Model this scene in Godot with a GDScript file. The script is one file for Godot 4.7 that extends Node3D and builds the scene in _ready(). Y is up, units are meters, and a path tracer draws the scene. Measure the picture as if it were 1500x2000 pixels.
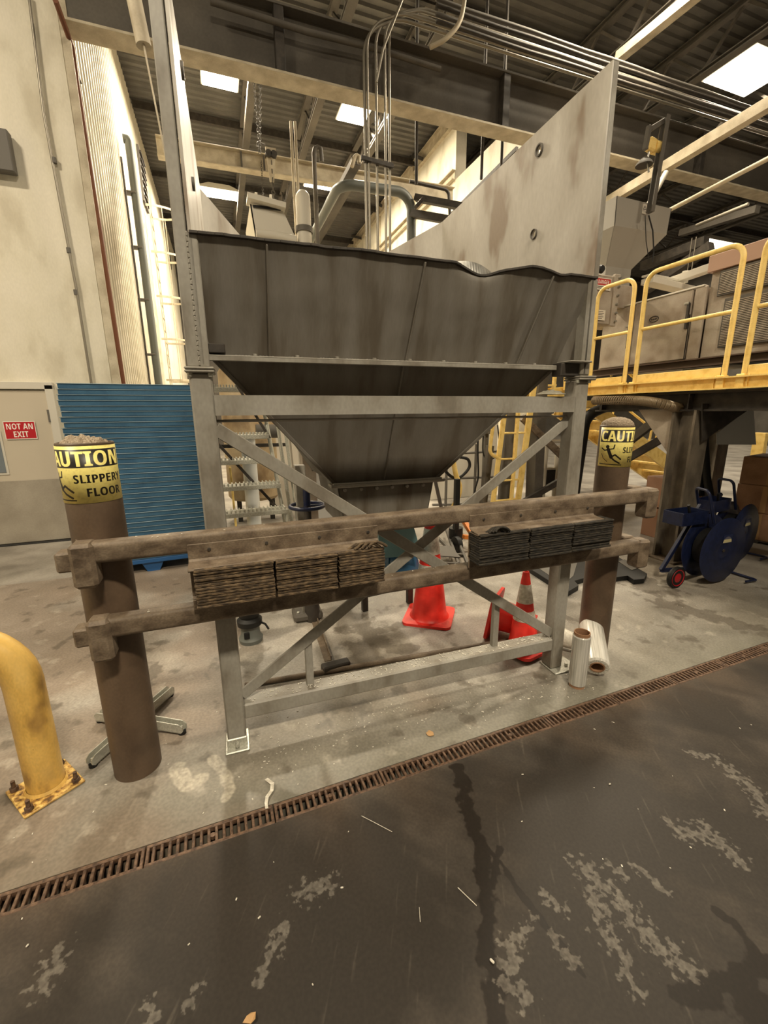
extends Node3D
# A loading hopper on a steel frame inside a factory hall, behind a pipe guard rail, with machinery around it.

var counts := {}
var M := {}

# ---------- mesh builder ----------
class MB:
	var st := SurfaceTool.new()
	var xf := Transform3D.IDENTITY
	var n := 0
	func _init() -> void:
		st.begin(Mesh.PRIMITIVE_TRIANGLES)
		st.set_smooth_group(-1)
	func tri(a: Vector3, b: Vector3, c: Vector3) -> void:
		st.add_vertex(xf * a); st.add_vertex(xf * c); st.add_vertex(xf * b)
		n += 1
	func quad(a: Vector3, b: Vector3, c: Vector3, d: Vector3) -> void:
		tri(a, b, c); tri(a, c, d)
	func tri_out(o: Vector3, a: Vector3, b: Vector3, c: Vector3) -> void:
		if (b - a).cross(c - a).dot((a + b + c) / 3.0 - o) < 0.0: tri(a, c, b)
		else: tri(a, b, c)
	func quad_out(o: Vector3, a: Vector3, b: Vector3, c: Vector3, d: Vector3) -> void:
		if (b - a).cross(c - a).dot((a + b + c + d) / 4.0 - o) < 0.0: quad(d, c, b, a)
		else: quad(a, b, c, d)
	func box(c: Vector3, s: Vector3, b := Basis.IDENTITY, ch := 0.004) -> MB:
		var h := s * 0.5
		ch = minf(ch, minf(h.x, minf(h.y, h.z)) * 0.8)
		var k := h - Vector3(ch, ch, ch)
		var P := func(ax: int, sx: float, sy: float, sz: float) -> Vector3:
			var v := Vector3(k.x * sx, k.y * sy, k.z * sz)
			v[ax] = h[ax] * [sx, sy, sz][ax]
			return c + b * v
		for ax in 3:
			for s0 in [-1.0, 1.0]:
				var q := []
				for e in [[-1.0, -1.0], [1.0, -1.0], [1.0, 1.0], [-1.0, 1.0]]:
					var t := [0.0, 0.0, 0.0]
					t[ax] = s0; t[(ax + 1) % 3] = e[0]; t[(ax + 2) % 3] = e[1]
					q.append(P.call(ax, t[0], t[1], t[2]))
				quad_out(c, q[0], q[1], q[2], q[3])
		for ax in 3:
			var u := (ax + 1) % 3
			var w := (ax + 2) % 3
			for e in [[-1.0, -1.0], [1.0, -1.0], [1.0, 1.0], [-1.0, 1.0]]:
				var t := [0.0, 0.0, 0.0]
				t[u] = e[0]; t[w] = e[1]
				t[ax] = -1.0
				var a: Vector3 = P.call(u, t[0], t[1], t[2])
				var a2: Vector3 = P.call(w, t[0], t[1], t[2])
				t[ax] = 1.0
				var d: Vector3 = P.call(u, t[0], t[1], t[2])
				var d2: Vector3 = P.call(w, t[0], t[1], t[2])
				quad_out(c, a, a2, d2, d)
		for x in [-1.0, 1.0]:
			for y in [-1.0, 1.0]:
				for z in [-1.0, 1.0]:
					tri_out(c, P.call(0, x, y, z), P.call(1, x, y, z), P.call(2, x, y, z))
		return self
	func bar(a: Vector3, b: Vector3, w: float, h: float, up := Vector3.UP, ch := 0.003) -> MB:
		return box((a + b) * 0.5, Vector3(w, h, a.distance_to(b)), MB.along(b - a, up), ch)
	static func along(d: Vector3, up := Vector3.UP) -> Basis:
		var z := d.normalized()
		if absf(z.dot(up.normalized())) > 0.99: up = Vector3.RIGHT if absf(z.x) < 0.9 else Vector3.UP
		var x := up.cross(z).normalized()
		return Basis(x, z.cross(x), z)
	func ext(prof: PackedVector2Array, a: Vector3, b: Vector3, up := Vector3.UP, smooth := false) -> MB:
		var bs := MB.along(b - a, up)
		var p := prof.duplicate()
		if Geometry2D.is_polygon_clockwise(p): p.reverse()
		var m := p.size()
		if smooth: st.set_smooth_group(1)
		for i in m:
			var q := p[i]
			var r := p[(i + 1) % m]
			var q3 := bs.x * q.x + bs.y * q.y
			var r3 := bs.x * r.x + bs.y * r.y
			quad(a + q3, a + r3, b + r3, b + q3)
		st.set_smooth_group(-1)
		var t := Geometry2D.triangulate_polygon(p)
		for i in range(0, t.size(), 3):
			var v := []
			for j in 3: v.append(bs.x * p[t[i + j]].x + bs.y * p[t[i + j]].y)
			tri_out(b - a * 1.0 - (b - a) * 2.0, v[0], v[1], v[2]) if false else _cap(a, b, v, bs.z)
		return self
	func _cap(a: Vector3, b: Vector3, v: Array, z: Vector3) -> void:
		var nn: Vector3 = (v[1] - v[0]).cross(v[2] - v[0])
		if nn.dot(z) < 0.0:
			v = [v[0], v[2], v[1]]
		tri(b + v[0], b + v[1], b + v[2])
		tri(a + v[0], a + v[2], a + v[1])
	# a flat plate from corner points in order, thickened along t
	func plate(pts: Array, t: Vector3) -> MB:
		var nrm := Vector3.ZERO
		for i in pts.size():
			nrm += (pts[i] as Vector3).cross(pts[(i + 1) % pts.size()])
		nrm = nrm.normalized()
		var bx: Vector3 = ((pts[1] as Vector3) - pts[0]).normalized()
		var by := nrm.cross(bx)
		var p := PackedVector2Array()
		for q in pts: p.append(Vector2((q - pts[0]).dot(bx), (q - pts[0]).dot(by)))
		var flip := t.dot(nrm) > 0.0
		var tr := Geometry2D.triangulate_polygon(p)
		for i in range(0, tr.size(), 3):
			var a: Vector3 = pts[tr[i]]
			var b: Vector3 = pts[tr[i + 1]]
			var c: Vector3 = pts[tr[i + 2]]
			if (b - a).cross(c - a).dot(nrm) < 0.0:
				var s := b
				b = c; c = s
			if flip:
				tri(a + t, b + t, c + t); tri(a, c, b)
			else:
				tri(a, b, c); tri(a + t, c + t, b + t)
		for i in pts.size():
			var a: Vector3 = pts[i]
			var b: Vector3 = pts[(i + 1) % pts.size()]
			if flip: quad(a, b, b + t, a + t)
			else: quad(b, a, a + t, b + t)
		return self
	func tube(pts: Array, r: float, seg := 10, caps := true) -> MB:
		var m := pts.size()
		var rings := []
		var prev := Vector3.ZERO
		var x := Vector3.ZERO
		for i in m:
			var d: Vector3
			if i == 0: d = (pts[1] - pts[0]).normalized()
			elif i == m - 1: d = (pts[m - 1] - pts[m - 2]).normalized()
			else: d = ((pts[i] - pts[i - 1]).normalized() + (pts[i + 1] - pts[i]).normalized()).normalized()
			if i == 0: x = d.cross(Vector3.UP if absf(d.y) < 0.9 else Vector3.RIGHT).normalized()
			else: x = (x - d * x.dot(d)).normalized()
			var y := d.cross(x)
			var rr := r
			if i > 0 and i < m - 1:
				rr = r
			var ring := []
			for k in seg:
				var an := TAU * k / seg
				ring.append(pts[i] + (x * cos(an) + y * sin(an)) * rr)
			rings.append(ring)
			prev = d
		st.set_smooth_group(1)
		for i in m - 1:
			for k in seg:
				var k2 := (k + 1) % seg
				quad(rings[i][k], rings[i][k2], rings[i + 1][k2], rings[i + 1][k])
		st.set_smooth_group(-1)
		if caps:
			for k in seg:
				var k2 := (k + 1) % seg
				tri(pts[0], rings[0][k2], rings[0][k])
				tri(pts[m - 1], rings[m - 1][k], rings[m - 1][k2])
		return self
	# profile of (radius, height) from bottom to top, round the y axis of t
	func lathe(prof: Array, seg := 24, t := Transform3D.IDENTITY) -> MB:
		var g := 2
		for i in prof.size() - 1:
			if i > 0:
				var d0: Vector2 = (prof[i] - prof[i - 1]).normalized()
				var d1: Vector2 = (prof[i + 1] - prof[i]).normalized()
				if d0.dot(d1) < 0.8: g += 1
			st.set_smooth_group(g)
			for k in seg:
				var a0 := TAU * k / seg
				var a1 := TAU * (k + 1) / seg
				var p: Vector2 = prof[i]
				var q: Vector2 = prof[i + 1]
				var A := t * Vector3(p.x * cos(a0), p.y, -p.x * sin(a0))
				var B := t * Vector3(p.x * cos(a1), p.y, -p.x * sin(a1))
				var C := t * Vector3(q.x * cos(a1), q.y, -q.x * sin(a1))
				var D := t * Vector3(q.x * cos(a0), q.y, -q.x * sin(a0))
				if p.x < 1e-5: tri(A, C, D)
				elif q.x < 1e-5: tri(A, B, C)
				else: quad(A, B, C, D)
		st.set_smooth_group(-1)
		return self
	func cyl(a: Vector3, b: Vector3, r: float, seg := 12) -> MB:
		return lathe([Vector2(0, 0), Vector2(r, 0), Vector2(r, a.distance_to(b)), Vector2(0, a.distance_to(b))], seg, MB.stand(a, b - a))
	static func stand(at: Vector3, axis: Vector3) -> Transform3D:
		var y := axis.normalized()
		var x := y.cross(Vector3.FORWARD if absf(y.z) < 0.9 else Vector3.RIGHT).normalized()
		return Transform3D(Basis(x, y, x.cross(y)), at)
	func bolt(at: Vector3, axis: Vector3, r := 0.012, h := 0.01) -> MB:
		return lathe([Vector2(0, 0), Vector2(r, 0), Vector2(r, h * 0.8), Vector2(r * 0.85, h), Vector2(0, h)], 6, MB.stand(at, axis))
	func done() -> ArrayMesh:
		st.generate_normals()
		return st.commit()

# ---------- naming ----------
func numbered(parent: Node, called: String) -> String:
	var key := str(parent.get_instance_id()) + called
	var i: int = counts.get(key, 0)
	counts[key] = i + 1
	return called if i == 0 else "%s_%03d" % [called, i]
func put(called: String, mesh: Variant, mat: Material, parent: Node = self) -> MeshInstance3D:
	var o := MeshInstance3D.new()
	o.mesh = mesh.done() if mesh is MB else mesh
	o.material_override = mat
	o.name = numbered(parent, called)
	parent.add_child(o, true)
	return o
func tag(o: Node, label: String, category: String, group := "", kind := "") -> Node:
	if label: o.set_meta("label", label)
	if category: o.set_meta("category", category)
	if group: o.set_meta("group", group)
	if kind: o.set_meta("kind", kind)
	return o
func thing(called: String, label: String, category: String, at := Vector3.ZERO, turn := 0.0, group := "") -> Node3D:
	var o := Node3D.new()
	o.name = numbered(self, called)
	add_child(o, true)
	o.position = at
	o.rotation.y = turn
	tag(o, label, category, group)
	return o
func struct(called: String, mesh: Variant, mat: Material, label := "", category := "") -> MeshInstance3D:
	var o := put(called, mesh, mat)
	tag(o, label, category, "", "structure")
	return o
func copy(src: Node3D, called: String, label: String, at: Vector3, group := "") -> Node3D:
	var o: Node3D = src.duplicate()
	o.name = numbered(self, called)
	add_child(o, true)
	o.position = at
	tag(o, label, "", group)
	return o

# ---------- section profiles ----------
func isec(w: float, h: float, tf: float, tw: float) -> PackedVector2Array:
	var a := w / 2; var b := h / 2; var c := tw / 2
	return PackedVector2Array([Vector2(-a, -b), Vector2(a, -b), Vector2(a, -b + tf), Vector2(c, -b + tf), Vector2(c, b - tf), Vector2(a, b - tf), Vector2(a, b), Vector2(-a, b), Vector2(-a, b - tf), Vector2(-c, b - tf), Vector2(-c, -b + tf), Vector2(-a, -b + tf)])
func lsec(w: float, h: float, t: float) -> PackedVector2Array:
	return PackedVector2Array([Vector2(0, 0), Vector2(w, 0), Vector2(w, t), Vector2(t, t), Vector2(t, h), Vector2(0, h)])
func csec(w: float, h: float, t: float) -> PackedVector2Array:
	return PackedVector2Array([Vector2(0, 0), Vector2(w, 0), Vector2(w, t), Vector2(t, t), Vector2(t, h - t), Vector2(w, h - t), Vector2(w, h), Vector2(0, h)])
func rrect(w: float, h: float, r: float, n := 4) -> PackedVector2Array:
	var p := PackedVector2Array()
	for q in 4:
		var c := Vector2((w / 2 - r) * [1, -1, -1, 1][q], (h / 2 - r) * [1, 1, -1, -1][q])
		for i in n + 1:
			var a := PI / 2 * (q + float(i) / n)
			p.append(c + Vector2(cos(a), sin(a)) * r)
	return p
func bend(pts: Array, rad: float, n := 6) -> Array:
	var out := [pts[0]]
	for i in range(1, pts.size() - 1):
		var p: Vector3 = pts[i]
		var u: Vector3 = (pts[i - 1] - p)
		var w: Vector3 = (pts[i + 1] - p)
		var ang := u.angle_to(w)
		var t := minf(rad / tan(ang / 2), minf(u.length(), w.length()) * 0.49)
		var a := p + u.normalized() * t
		var b := p + w.normalized() * t
		var rr := t * tan(ang / 2)
		var c := p + (u.normalized() + w.normalized()).normalized() * (rr / sin(ang / 2))
		for k in n + 1:
			out.append(c + (a - c).slerp(b - c, float(k) / n))
	out.append(pts[pts.size() - 1])
	return out

# a smooth curve through points
func smooth(pts: Array, n := 5, closed := false) -> Array:
	var out := []
	var m := pts.size()
	for i in (m if closed else m - 1):
		var p0: Vector3 = pts[(i - 1 + m) % m] if closed or i > 0 else pts[0]
		var p1: Vector3 = pts[i]
		var p2: Vector3 = pts[(i + 1) % m]
		var p3: Vector3 = pts[(i + 2) % m] if closed or i + 2 < m else pts[m - 1]
		for k in n: out.append(p1.cubic_interpolate(p2, p0, p3, k / float(n)))
	out.append(pts[0] if closed else pts[m - 1])
	return out

# ---------- materials ----------
func noise(sd: int, f: float, oct := 4) -> FastNoiseLite:
	var n := FastNoiseLite.new()
	n.seed = sd
	n.noise_type = FastNoiseLite.TYPE_SIMPLEX_SMOOTH
	n.frequency = f
	n.fractal_octaves = oct
	n.fractal_type = FastNoiseLite.FRACTAL_FBM
	return n
# colours laid along a noise: blotches of several tones with fine grain and specks
func tones(sd: int, cols: Array, f := 0.02, grain := 0.06, speck := 0.0, size := 384) -> ImageTexture:
	var a := noise(sd, f, 5).get_seamless_image(size, size)
	var b := noise(sd + 7, 0.2, 2).get_seamless_image(size, size)
	a.convert(Image.FORMAT_L8); b.convert(Image.FORMAT_L8)
	var da := a.get_data()
	var db := b.get_data()
	var lut := []
	for i in 256:
		var t := clampf((i / 255.0 - 0.18) / 0.64, 0.0, 1.0) * (cols.size() - 1)
		var k := mini(int(t), cols.size() - 2)
		lut.append((cols[k] as Color).lerp(cols[k + 1], t - k))
	var out := PackedByteArray()
	out.resize(size * size * 3)
	var j := 0
	for i in size * size:
		var c: Color = lut[da[i]]
		var g := 1.0 + (db[i] / 255.0 - 0.5) * grain * 2.0
		if speck > 0.0 and db[i] > 255.0 * (1.0 - speck): g *= 0.55
		out[j] = int(clampf(c.r * g, 0, 1) * 255.0)
		out[j + 1] = int(clampf(c.g * g, 0, 1) * 255.0)
		out[j + 2] = int(clampf(c.b * g, 0, 1) * 255.0)
		j += 3
	return ImageTexture.create_from_image(Image.create_from_data(size, size, false, Image.FORMAT_RGB8, out))
func flat(c: Color, rough := 0.6, metal := 0.0) -> StandardMaterial3D:
	var m := StandardMaterial3D.new()
	m.albedo_color = c
	m.roughness = rough
	m.metallic = metal
	return m
func toned(name_: String, tex: Texture2D, rough: float, scale_ := Vector3.ONE, metal := 0.0, tint := Color.WHITE, bump: Texture2D = null, deep := 0.2) -> StandardMaterial3D:
	var m := flat(tint, rough, metal)
	m.resource_name = name_
	m.albedo_texture = tex
	m.uv1_triplanar = true
	m.uv1_world_triplanar = true
	m.uv1_scale = scale_
	if bump:
		m.heightmap_enabled = true
		m.heightmap_texture = bump
		m.heightmap_scale = deep
	M[name_] = m
	return m
func c8(r: int, g: int, b: int) -> Color:
	return Color(r / 255.0, g / 255.0, b / 255.0)

# ---------- flat print ----------
func fill_poly(img: Image, pts: PackedVector2Array, col: Color) -> void:
	var t := Geometry2D.triangulate_polygon(pts)
	for i in range(0, t.size(), 3): fill_tri(img, pts[t[i]], pts[t[i + 1]], pts[t[i + 2]], col)
func fill_tri(img: Image, a: Vector2, b: Vector2, c: Vector2, col: Color) -> void:
	var x0 := maxi(0, int(floor(minf(a.x, minf(b.x, c.x)))))
	var x1 := mini(img.get_width() - 1, int(ceil(maxf(a.x, maxf(b.x, c.x)))))
	var y0 := maxi(0, int(floor(minf(a.y, minf(b.y, c.y)))))
	var y1 := mini(img.get_height() - 1, int(ceil(maxf(a.y, maxf(b.y, c.y)))))
	var ar := (b - a).cross(c - a)
	if absf(ar) < 1e-6: return
	for y in range(y0, y1 + 1):
		for x in range(x0, x1 + 1):
			var p := Vector2(x + 0.5, y + 0.5)
			var u := (b - a).cross(p - a) / ar
			var v := (c - b).cross(p - b) / ar
			var w := (a - c).cross(p - c) / ar
			if u >= -0.002 and v >= -0.002 and w >= -0.002: img.set_pixel(x, y, col)
func line(img: Image, pts: Array, w: float, col: Color) -> void:
	for i in pts.size() - 1:
		var a: Vector2 = pts[i]
		var b: Vector2 = pts[i + 1]
		var n := (b - a).normalized().orthogonal() * w / 2
		fill_poly(img, PackedVector2Array([a + n, b + n, b - n, a - n]), col)
	for p in pts: disc(img, p, w / 2, col)
func disc(img: Image, p: Vector2, r: float, col: Color) -> void:
	for y in range(maxi(0, int(p.y - r)), mini(img.get_height(), int(p.y + r) + 2)):
		for x in range(maxi(0, int(p.x - r)), mini(img.get_width(), int(p.x + r) + 2)):
			if Vector2(x + 0.5, y + 0.5).distance_to(p) <= r: img.set_pixel(x, y, col)
func words(img: Image, text: String, box: Rect2, col: Color, bold := true) -> void:
	var f := SystemFont.new()
	f.font_names = PackedStringArray(["Droid Sans"])
	f.font_weight = 700 if bold else 400
	var t := TextMesh.new()
	t.text = text
	t.font = f
	t.font_size = 64
	t.depth = 0.0
	t.pixel_size = 0.01
	var arr := t.get_mesh_arrays()
	var v: PackedVector3Array = arr[Mesh.ARRAY_VERTEX]
	var ix: PackedInt32Array = arr[Mesh.ARRAY_INDEX] if arr[Mesh.ARRAY_INDEX] != null else PackedInt32Array(range(v.size()))
	var lo := Vector2(1e9, 1e9)
	var hi := -lo
	for p in v:
		lo = lo.min(Vector2(p.x, p.y)); hi = hi.max(Vector2(p.x, p.y))
	var sc := box.size / (hi - lo)
	for i in range(0, ix.size(), 3):
		var q := []
		for j in 3:
			var p := v[ix[i + j]]
			q.append(Vector2(box.position.x + (p.x - lo.x) * sc.x, box.position.y + (hi.y - p.y) * sc.y))
		fill_tri(img, q[0], q[1], q[2], col)
func printed(img: Image, rough := 0.5) -> StandardMaterial3D:
	var m := flat(Color.WHITE, rough)
	m.albedo_texture = ImageTexture.create_from_image(img)
	m.texture_repeat = false
	return m
# a flat sheet with its print on the front and its own thickness; axes x (right) and y (up)
func sheet(c: Vector3, x: Vector3, y: Vector3, w: float, h: float, t := 0.002) -> ArrayMesh:
	var st := SurfaceTool.new()
	st.begin(Mesh.PRIMITIVE_TRIANGLES)
	st.set_smooth_group(-1)
	var z := x.cross(y) * t
	var p := [c - x * w / 2 - y * h / 2, c + x * w / 2 - y * h / 2, c + x * w / 2 + y * h / 2, c - x * w / 2 + y * h / 2]
	var uv := [Vector2(0, 1), Vector2(1, 1), Vector2(1, 0), Vector2(0, 0)]
	for k in [0, 2, 1, 0, 3, 2]:
		st.set_uv(uv[k]); st.add_vertex(p[k] + z)
	for k in [0, 1, 2, 0, 2, 3]:
		st.set_uv(Vector2(0.01, 0.01)); st.add_vertex(p[k])
	for i in 4:
		var j := (i + 1) % 4
		for q in [p[i], p[j] + z, p[j], p[i], p[i] + z, p[j] + z]:
			st.set_uv(Vector2(0.01, 0.01)); st.add_vertex(q)
	st.generate_normals()
	return st.commit()

func _ready() -> void:
	var cam := Camera3D.new()
	cam.name = "camera"
	cam.fov = 100.345
	cam.near = 0.05
	cam.far = 200.0
	cam.transform = Transform3D(Basis(Vector3(0.936, -0.008, 0.351), Vector3(0.088, 0.973, -0.211), Vector3(-0.34, 0.229, 0.912)).orthonormalized(), Vector3(0, 1.7, 0))
	add_child(cam)
	cam.current = true
	var env := Environment.new()
	env.background_mode = Environment.BG_COLOR
	env.background_color = Color(0.01, 0.01, 0.012)
	env.tonemap_mode = Environment.TONE_MAPPER_LINEAR
	env.tonemap_exposure = 1.12
	env.sdfgi_enabled = true
	env.ssao_enabled = true
	env.ssil_enabled = true
	var we := WorldEnvironment.new()
	we.name = "world"
	we.environment = env
	add_child(we)
	materials()
	# hall lamps: fluorescent fittings hung under the roof, in rows
	var lamps := [
		[Vector3(0.62, 8.55, -11.33), 0.7, 0.55, "lit square ceiling lamp left of the steel girder's chains", 1.0],
		[Vector3(3.58, 8.55, -11.45), 0.66, 0.58, "lit ceiling lamp behind the bent conduits", 1.0],
		[Vector3(3.62, 8.55, -14.8), 1.1, 0.6, "lit ceiling lamp half hidden below the cream monorail beam", 1.0],
		[Vector3(11.0, 8.55, -7.4), 1.35, 1.0, "large lit ceiling lamp over the yellow platform", 1.0],
		[Vector3(20.2, 8.6, -14.4), 2.0, 1.1, "lit ceiling lamp far off, just above the yellow handrail", 1.0],
		[Vector3(6.4, 8.55, -5.6), 1.2, 0.6, "ceiling lamp out of view just above the tall side plate's corner", 0.8],
		[Vector3(-5.0, 8.55, -2.0), 1.2, 0.6, "ceiling lamp out of view in front of the cream wall", 0.85],
		[Vector3(0.5, 8.55, 3.5), 1.2, 0.6, "ceiling lamp out of view behind the camera", 1.25],
		[Vector3(8.0, 8.55, 3.5), 1.2, 0.6, "ceiling lamp out of view behind and right of the camera", 0.9],
		[Vector3(0.6, 8.55, -16.5), 1.2, 0.6, "ceiling lamp showing below the monorail beam, left of the white chute", 0.6],
	]
	for l in lamps: ceiling_lamp(l[0], l[1], l[2], l[3], l[4])
	setting()
	roof()
	girder_and_pipes()
	back_hall()
	hopper()
	guard_rail()
	drain()
	floor_things()
	left_side()
	under_hopper()
	platform()
	machine()
	right_floor()
	crumbs()

const LAMP_POWER := 60.0
func ceiling_lamp(at: Vector3, w: float, d: float, label: String, k: float) -> void:
	if label == "": label = "ceiling lamp hung under the roof outside the view"
	var o := thing("ceiling_lamp", label, "lamp", at, 0.0, "ceiling lamps" )
	var b := MB.new()
	b.ext(PackedVector2Array([Vector2(-w / 2 - 0.03, 0), Vector2(w / 2 + 0.03, 0), Vector2(w / 2 + 0.03, 0.03), Vector2(w / 4, 0.14), Vector2(-w / 4, 0.14), Vector2(-w / 2 - 0.03, 0.03)]), Vector3(0, 0, d / 2 + 0.03), Vector3(0, 0, -d / 2 - 0.03))
	put("housing", b, M.white_paint, o)
	put("diffuser", MB.new().box(Vector3(0, -0.012, 0), Vector3(w, 0.02, d)), M.glow, o)
	var h := MB.new()
	for s in [-1, 1]: h.tube([Vector3(s * w / 4, 0.12, 0), Vector3(s * w / 4, 0.45, 0)], 0.006, 5)
	put("hanger", h, M.dark_steel, o)
	var a := AreaLight3D.new()
	a.name = "light"
	a.area_size = Vector2(w, d)
	a.light_color = Color(1.0, 0.935, 0.82)
	a.light_energy = LAMP_POWER * k
	a.shadow_enabled = true
	a.set("area_range", 60.0)
	a.set("area_attenuation", 2.0)
	a.position = Vector3(0, -0.03, 0)
	a.rotation.x = -PI / 2
	o.add_child(a)

func materials() -> void:
	var bump := ImageTexture.create_from_image(noise(91, 0.05, 5).get_seamless_image(256, 256))
	toned("frame_paint", tones(1, [c8(122, 116, 106), c8(144, 140, 131), c8(152, 149, 141), c8(158, 155, 148)], 0.012, 0.05, 0.03), 0.5, Vector3(0.7, 0.4, 0.7))
	toned("frame_paint_shaded", tones(2, [c8(86, 78, 67), c8(106, 101, 93), c8(112, 108, 101), c8(118, 114, 108)], 0.012, 0.04), 0.5, Vector3(1.3, 0.25, 1.3))  # same grey paint as the frame, darkened for shade; brown streaks are real
	toned("frame_paint_lit", tones(3, [c8(140, 124, 108), c8(178, 172, 163), c8(186, 181, 172), c8(190, 185, 177), c8(202, 198, 190)], 0.01, 0.03), 0.5, Vector3(0.5, 0.22, 0.5))  # same grey paint as the frame, lightened for the light falling here; stains are real
	toned("bright_steel", tones(4, [c8(150, 148, 142), c8(185, 184, 180)], 0.03, 0.05), 0.28, Vector3(2, 2, 2), 0.8)
	toned("rust", tones(5, [c8(84, 71, 58), c8(106, 92, 77), c8(116, 102, 86), c8(130, 116, 99)], 0.02, 0.14, 0.04), 0.6, Vector3(1.0, 1.6, 1.6), 0.0, Color.WHITE, bump, 0.05)
	toned("bollard_paint", tones(6, [c8(74, 60, 48), c8(94, 77, 62), c8(104, 87, 71)], 0.01, 0.07, 0.02), 0.5, Vector3(0.9, 0.7, 0.9))
	toned("rubber", tones(7, [c8(50, 41, 32), c8(88, 73, 55), c8(126, 106, 80)], 0.02, 0.25, 0.1), 0.85, Vector3(2.5, 9, 2.5), 0.0, Color.WHITE, bump, 0.2)
	toned("black_rubber", tones(8, [c8(22, 20, 18), c8(44, 40, 34), c8(70, 62, 50)], 0.02, 0.25, 0.1), 0.8, Vector3(2.5, 9, 2.5), 0.0, Color.WHITE, bump, 0.2)
	toned("grate_iron", tones(9, [c8(58, 42, 32), c8(92, 70, 54), c8(112, 88, 70)], 0.03, 0.15, 0.05), 0.6, Vector3(3, 3, 3))
	toned("yellow_paint", tones(10, [c8(230, 194, 108), c8(246, 214, 130), c8(250, 220, 140)], 0.015, 0.05, 0.012), 0.42, Vector3(1.2, 1.2, 1.2))
	toned("worn_yellow", tones(11, [c8(164, 128, 70), c8(224, 182, 96), c8(234, 194, 108), c8(238, 200, 118)], 0.012, 0.05, 0.02), 0.4, Vector3(1.2, 0.6, 1.2))
	toned("cream_wall", tones(12, [c8(196, 188, 168), c8(216, 210, 192), c8(222, 216, 200)], 0.008, 0.02), 0.55, Vector3(0.5, 0.25, 0.5))
	toned("grey_wainscot", tones(13, [c8(150, 142, 128), c8(168, 160, 146)], 0.01, 0.03), 0.6, Vector3(0.5, 0.5, 0.5))
	toned("roof_deck", tones(14, [c8(84, 82, 78), c8(100, 97, 92)], 0.01, 0.04), 0.6, Vector3(0.4, 0.4, 0.4))
	toned("dusty_steel", tones(15, [c8(78, 73, 67), c8(88, 83, 76), c8(96, 90, 82)], 0.008, 0.05), 0.7, Vector3(0.3, 0.3, 0.3))
	toned("dark_steel", tones(16, [c8(46, 42, 38), c8(66, 60, 54)], 0.02, 0.08), 0.65, Vector3(1, 1, 1))
	toned("cream_steel", tones(17, [c8(168, 156, 134), c8(196, 186, 164)], 0.012, 0.04), 0.6, Vector3(0.7, 0.7, 0.7))
	toned("concrete", tones(18, [c8(118, 112, 104), c8(142, 136, 127), c8(158, 152, 143)], 0.008, 0.06, 0.02, 512), 0.55, Vector3(0.3, 0.3, 0.3))
	toned("dark_concrete", tones(32, [c8(48, 44, 40), c8(66, 61, 55), c8(80, 74, 67)], 0.008, 0.06, 0.02), 0.65, Vector3(0.3, 0.3, 0.3))
	toned("blue_plastic", tones(19, [c8(50, 90, 122), c8(58, 100, 132), c8(64, 106, 138)], 0.01, 0.04), 0.45, Vector3(0.8, 0.8, 0.8))
	toned("machine_steel", tones(20, [c8(140, 126, 110), c8(164, 152, 138), c8(176, 166, 152)], 0.008, 0.03), 0.5, Vector3(0.6, 0.6, 0.6))
	toned("cone_plastic", tones(21, [c8(206, 38, 30), c8(232, 52, 42), c8(238, 60, 48)], 0.01, 0.03), 0.4, Vector3(2, 2, 2))
	toned("reflective", tones(22, [c8(176, 170, 156), c8(226, 222, 212)], 0.03, 0.1), 0.5, Vector3(3, 3, 3))
	toned("navy_paint", tones(23, [c8(20, 28, 56), c8(28, 38, 74)], 0.02, 0.05), 0.4, Vector3(2, 2, 2))
	toned("carton", tones(24, [c8(140, 104, 76), c8(164, 126, 96)], 0.01, 0.04), 0.75, Vector3(1, 1, 1))
	toned("galvanised", tones(25, [c8(168, 168, 158), c8(200, 200, 190)], 0.05, 0.06), 0.35, Vector3(3, 3, 3), 0.35)
	toned("mortar", tones(26, [c8(96, 82, 66), c8(150, 134, 114), c8(190, 176, 156)], 0.05, 0.2, 0.05), 0.9, Vector3(6, 6, 6), 0.0, Color.WHITE, bump, 0.4)
	toned("tan_tank", tones(27, [c8(120, 96, 66), c8(160, 138, 104), c8(178, 160, 128)], 0.012, 0.05), 0.6, Vector3(0.6, 0.4, 0.6))
	M.white_paint = flat(c8(205, 200, 188), 0.5)
	M.black = flat(c8(18, 18, 18), 0.6)
	M.void_dark = flat(c8(10, 9, 8), 0.9)
	M.dull_grey = flat(c8(96, 92, 86), 0.6)
	M.pipe_grey = flat(c8(96, 100, 96), 0.5)
	M.white_edge = flat(c8(134, 160, 176), 0.5)
	M.bright_blue = flat(c8(40, 92, 150), 0.45)
	M.red_wheel = flat(c8(168, 26, 34), 0.4)
	M.red_tape = flat(c8(222, 44, 44), 0.5)
	M.foam = flat(c8(206, 198, 184), 0.6)
	var streak := tones(29, [c8(160, 159, 153), c8(186, 184, 178), c8(216, 214, 208)], 0.05, 0.05, 0.0, 192)
	M.film = toned("film", streak, 0.14, Vector3(9, 0.25, 9))
	M.film.uv1_world_triplanar = false
	M.film.clearcoat_enabled = true
	M.film.clearcoat = 0.6
	M.film.clearcoat_roughness = 0.08
	toned("column_paint", tones(28, [c8(86, 78, 68), c8(104, 96, 84), c8(120, 110, 96)], 0.012, 0.05), 0.6, Vector3(1, 0.6, 1))
	M.teal_bin = flat(c8(112, 152, 160), 0.2)
	M.motor_blue = flat(c8(48, 92, 128), 0.35)
	M.base_brown = flat(c8(86, 68, 56), 0.6)
	M.pink_cap = flat(c8(176, 142, 122), 0.6)
	M.feed_paint = flat(c8(150, 146, 138), 0.5)
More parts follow.
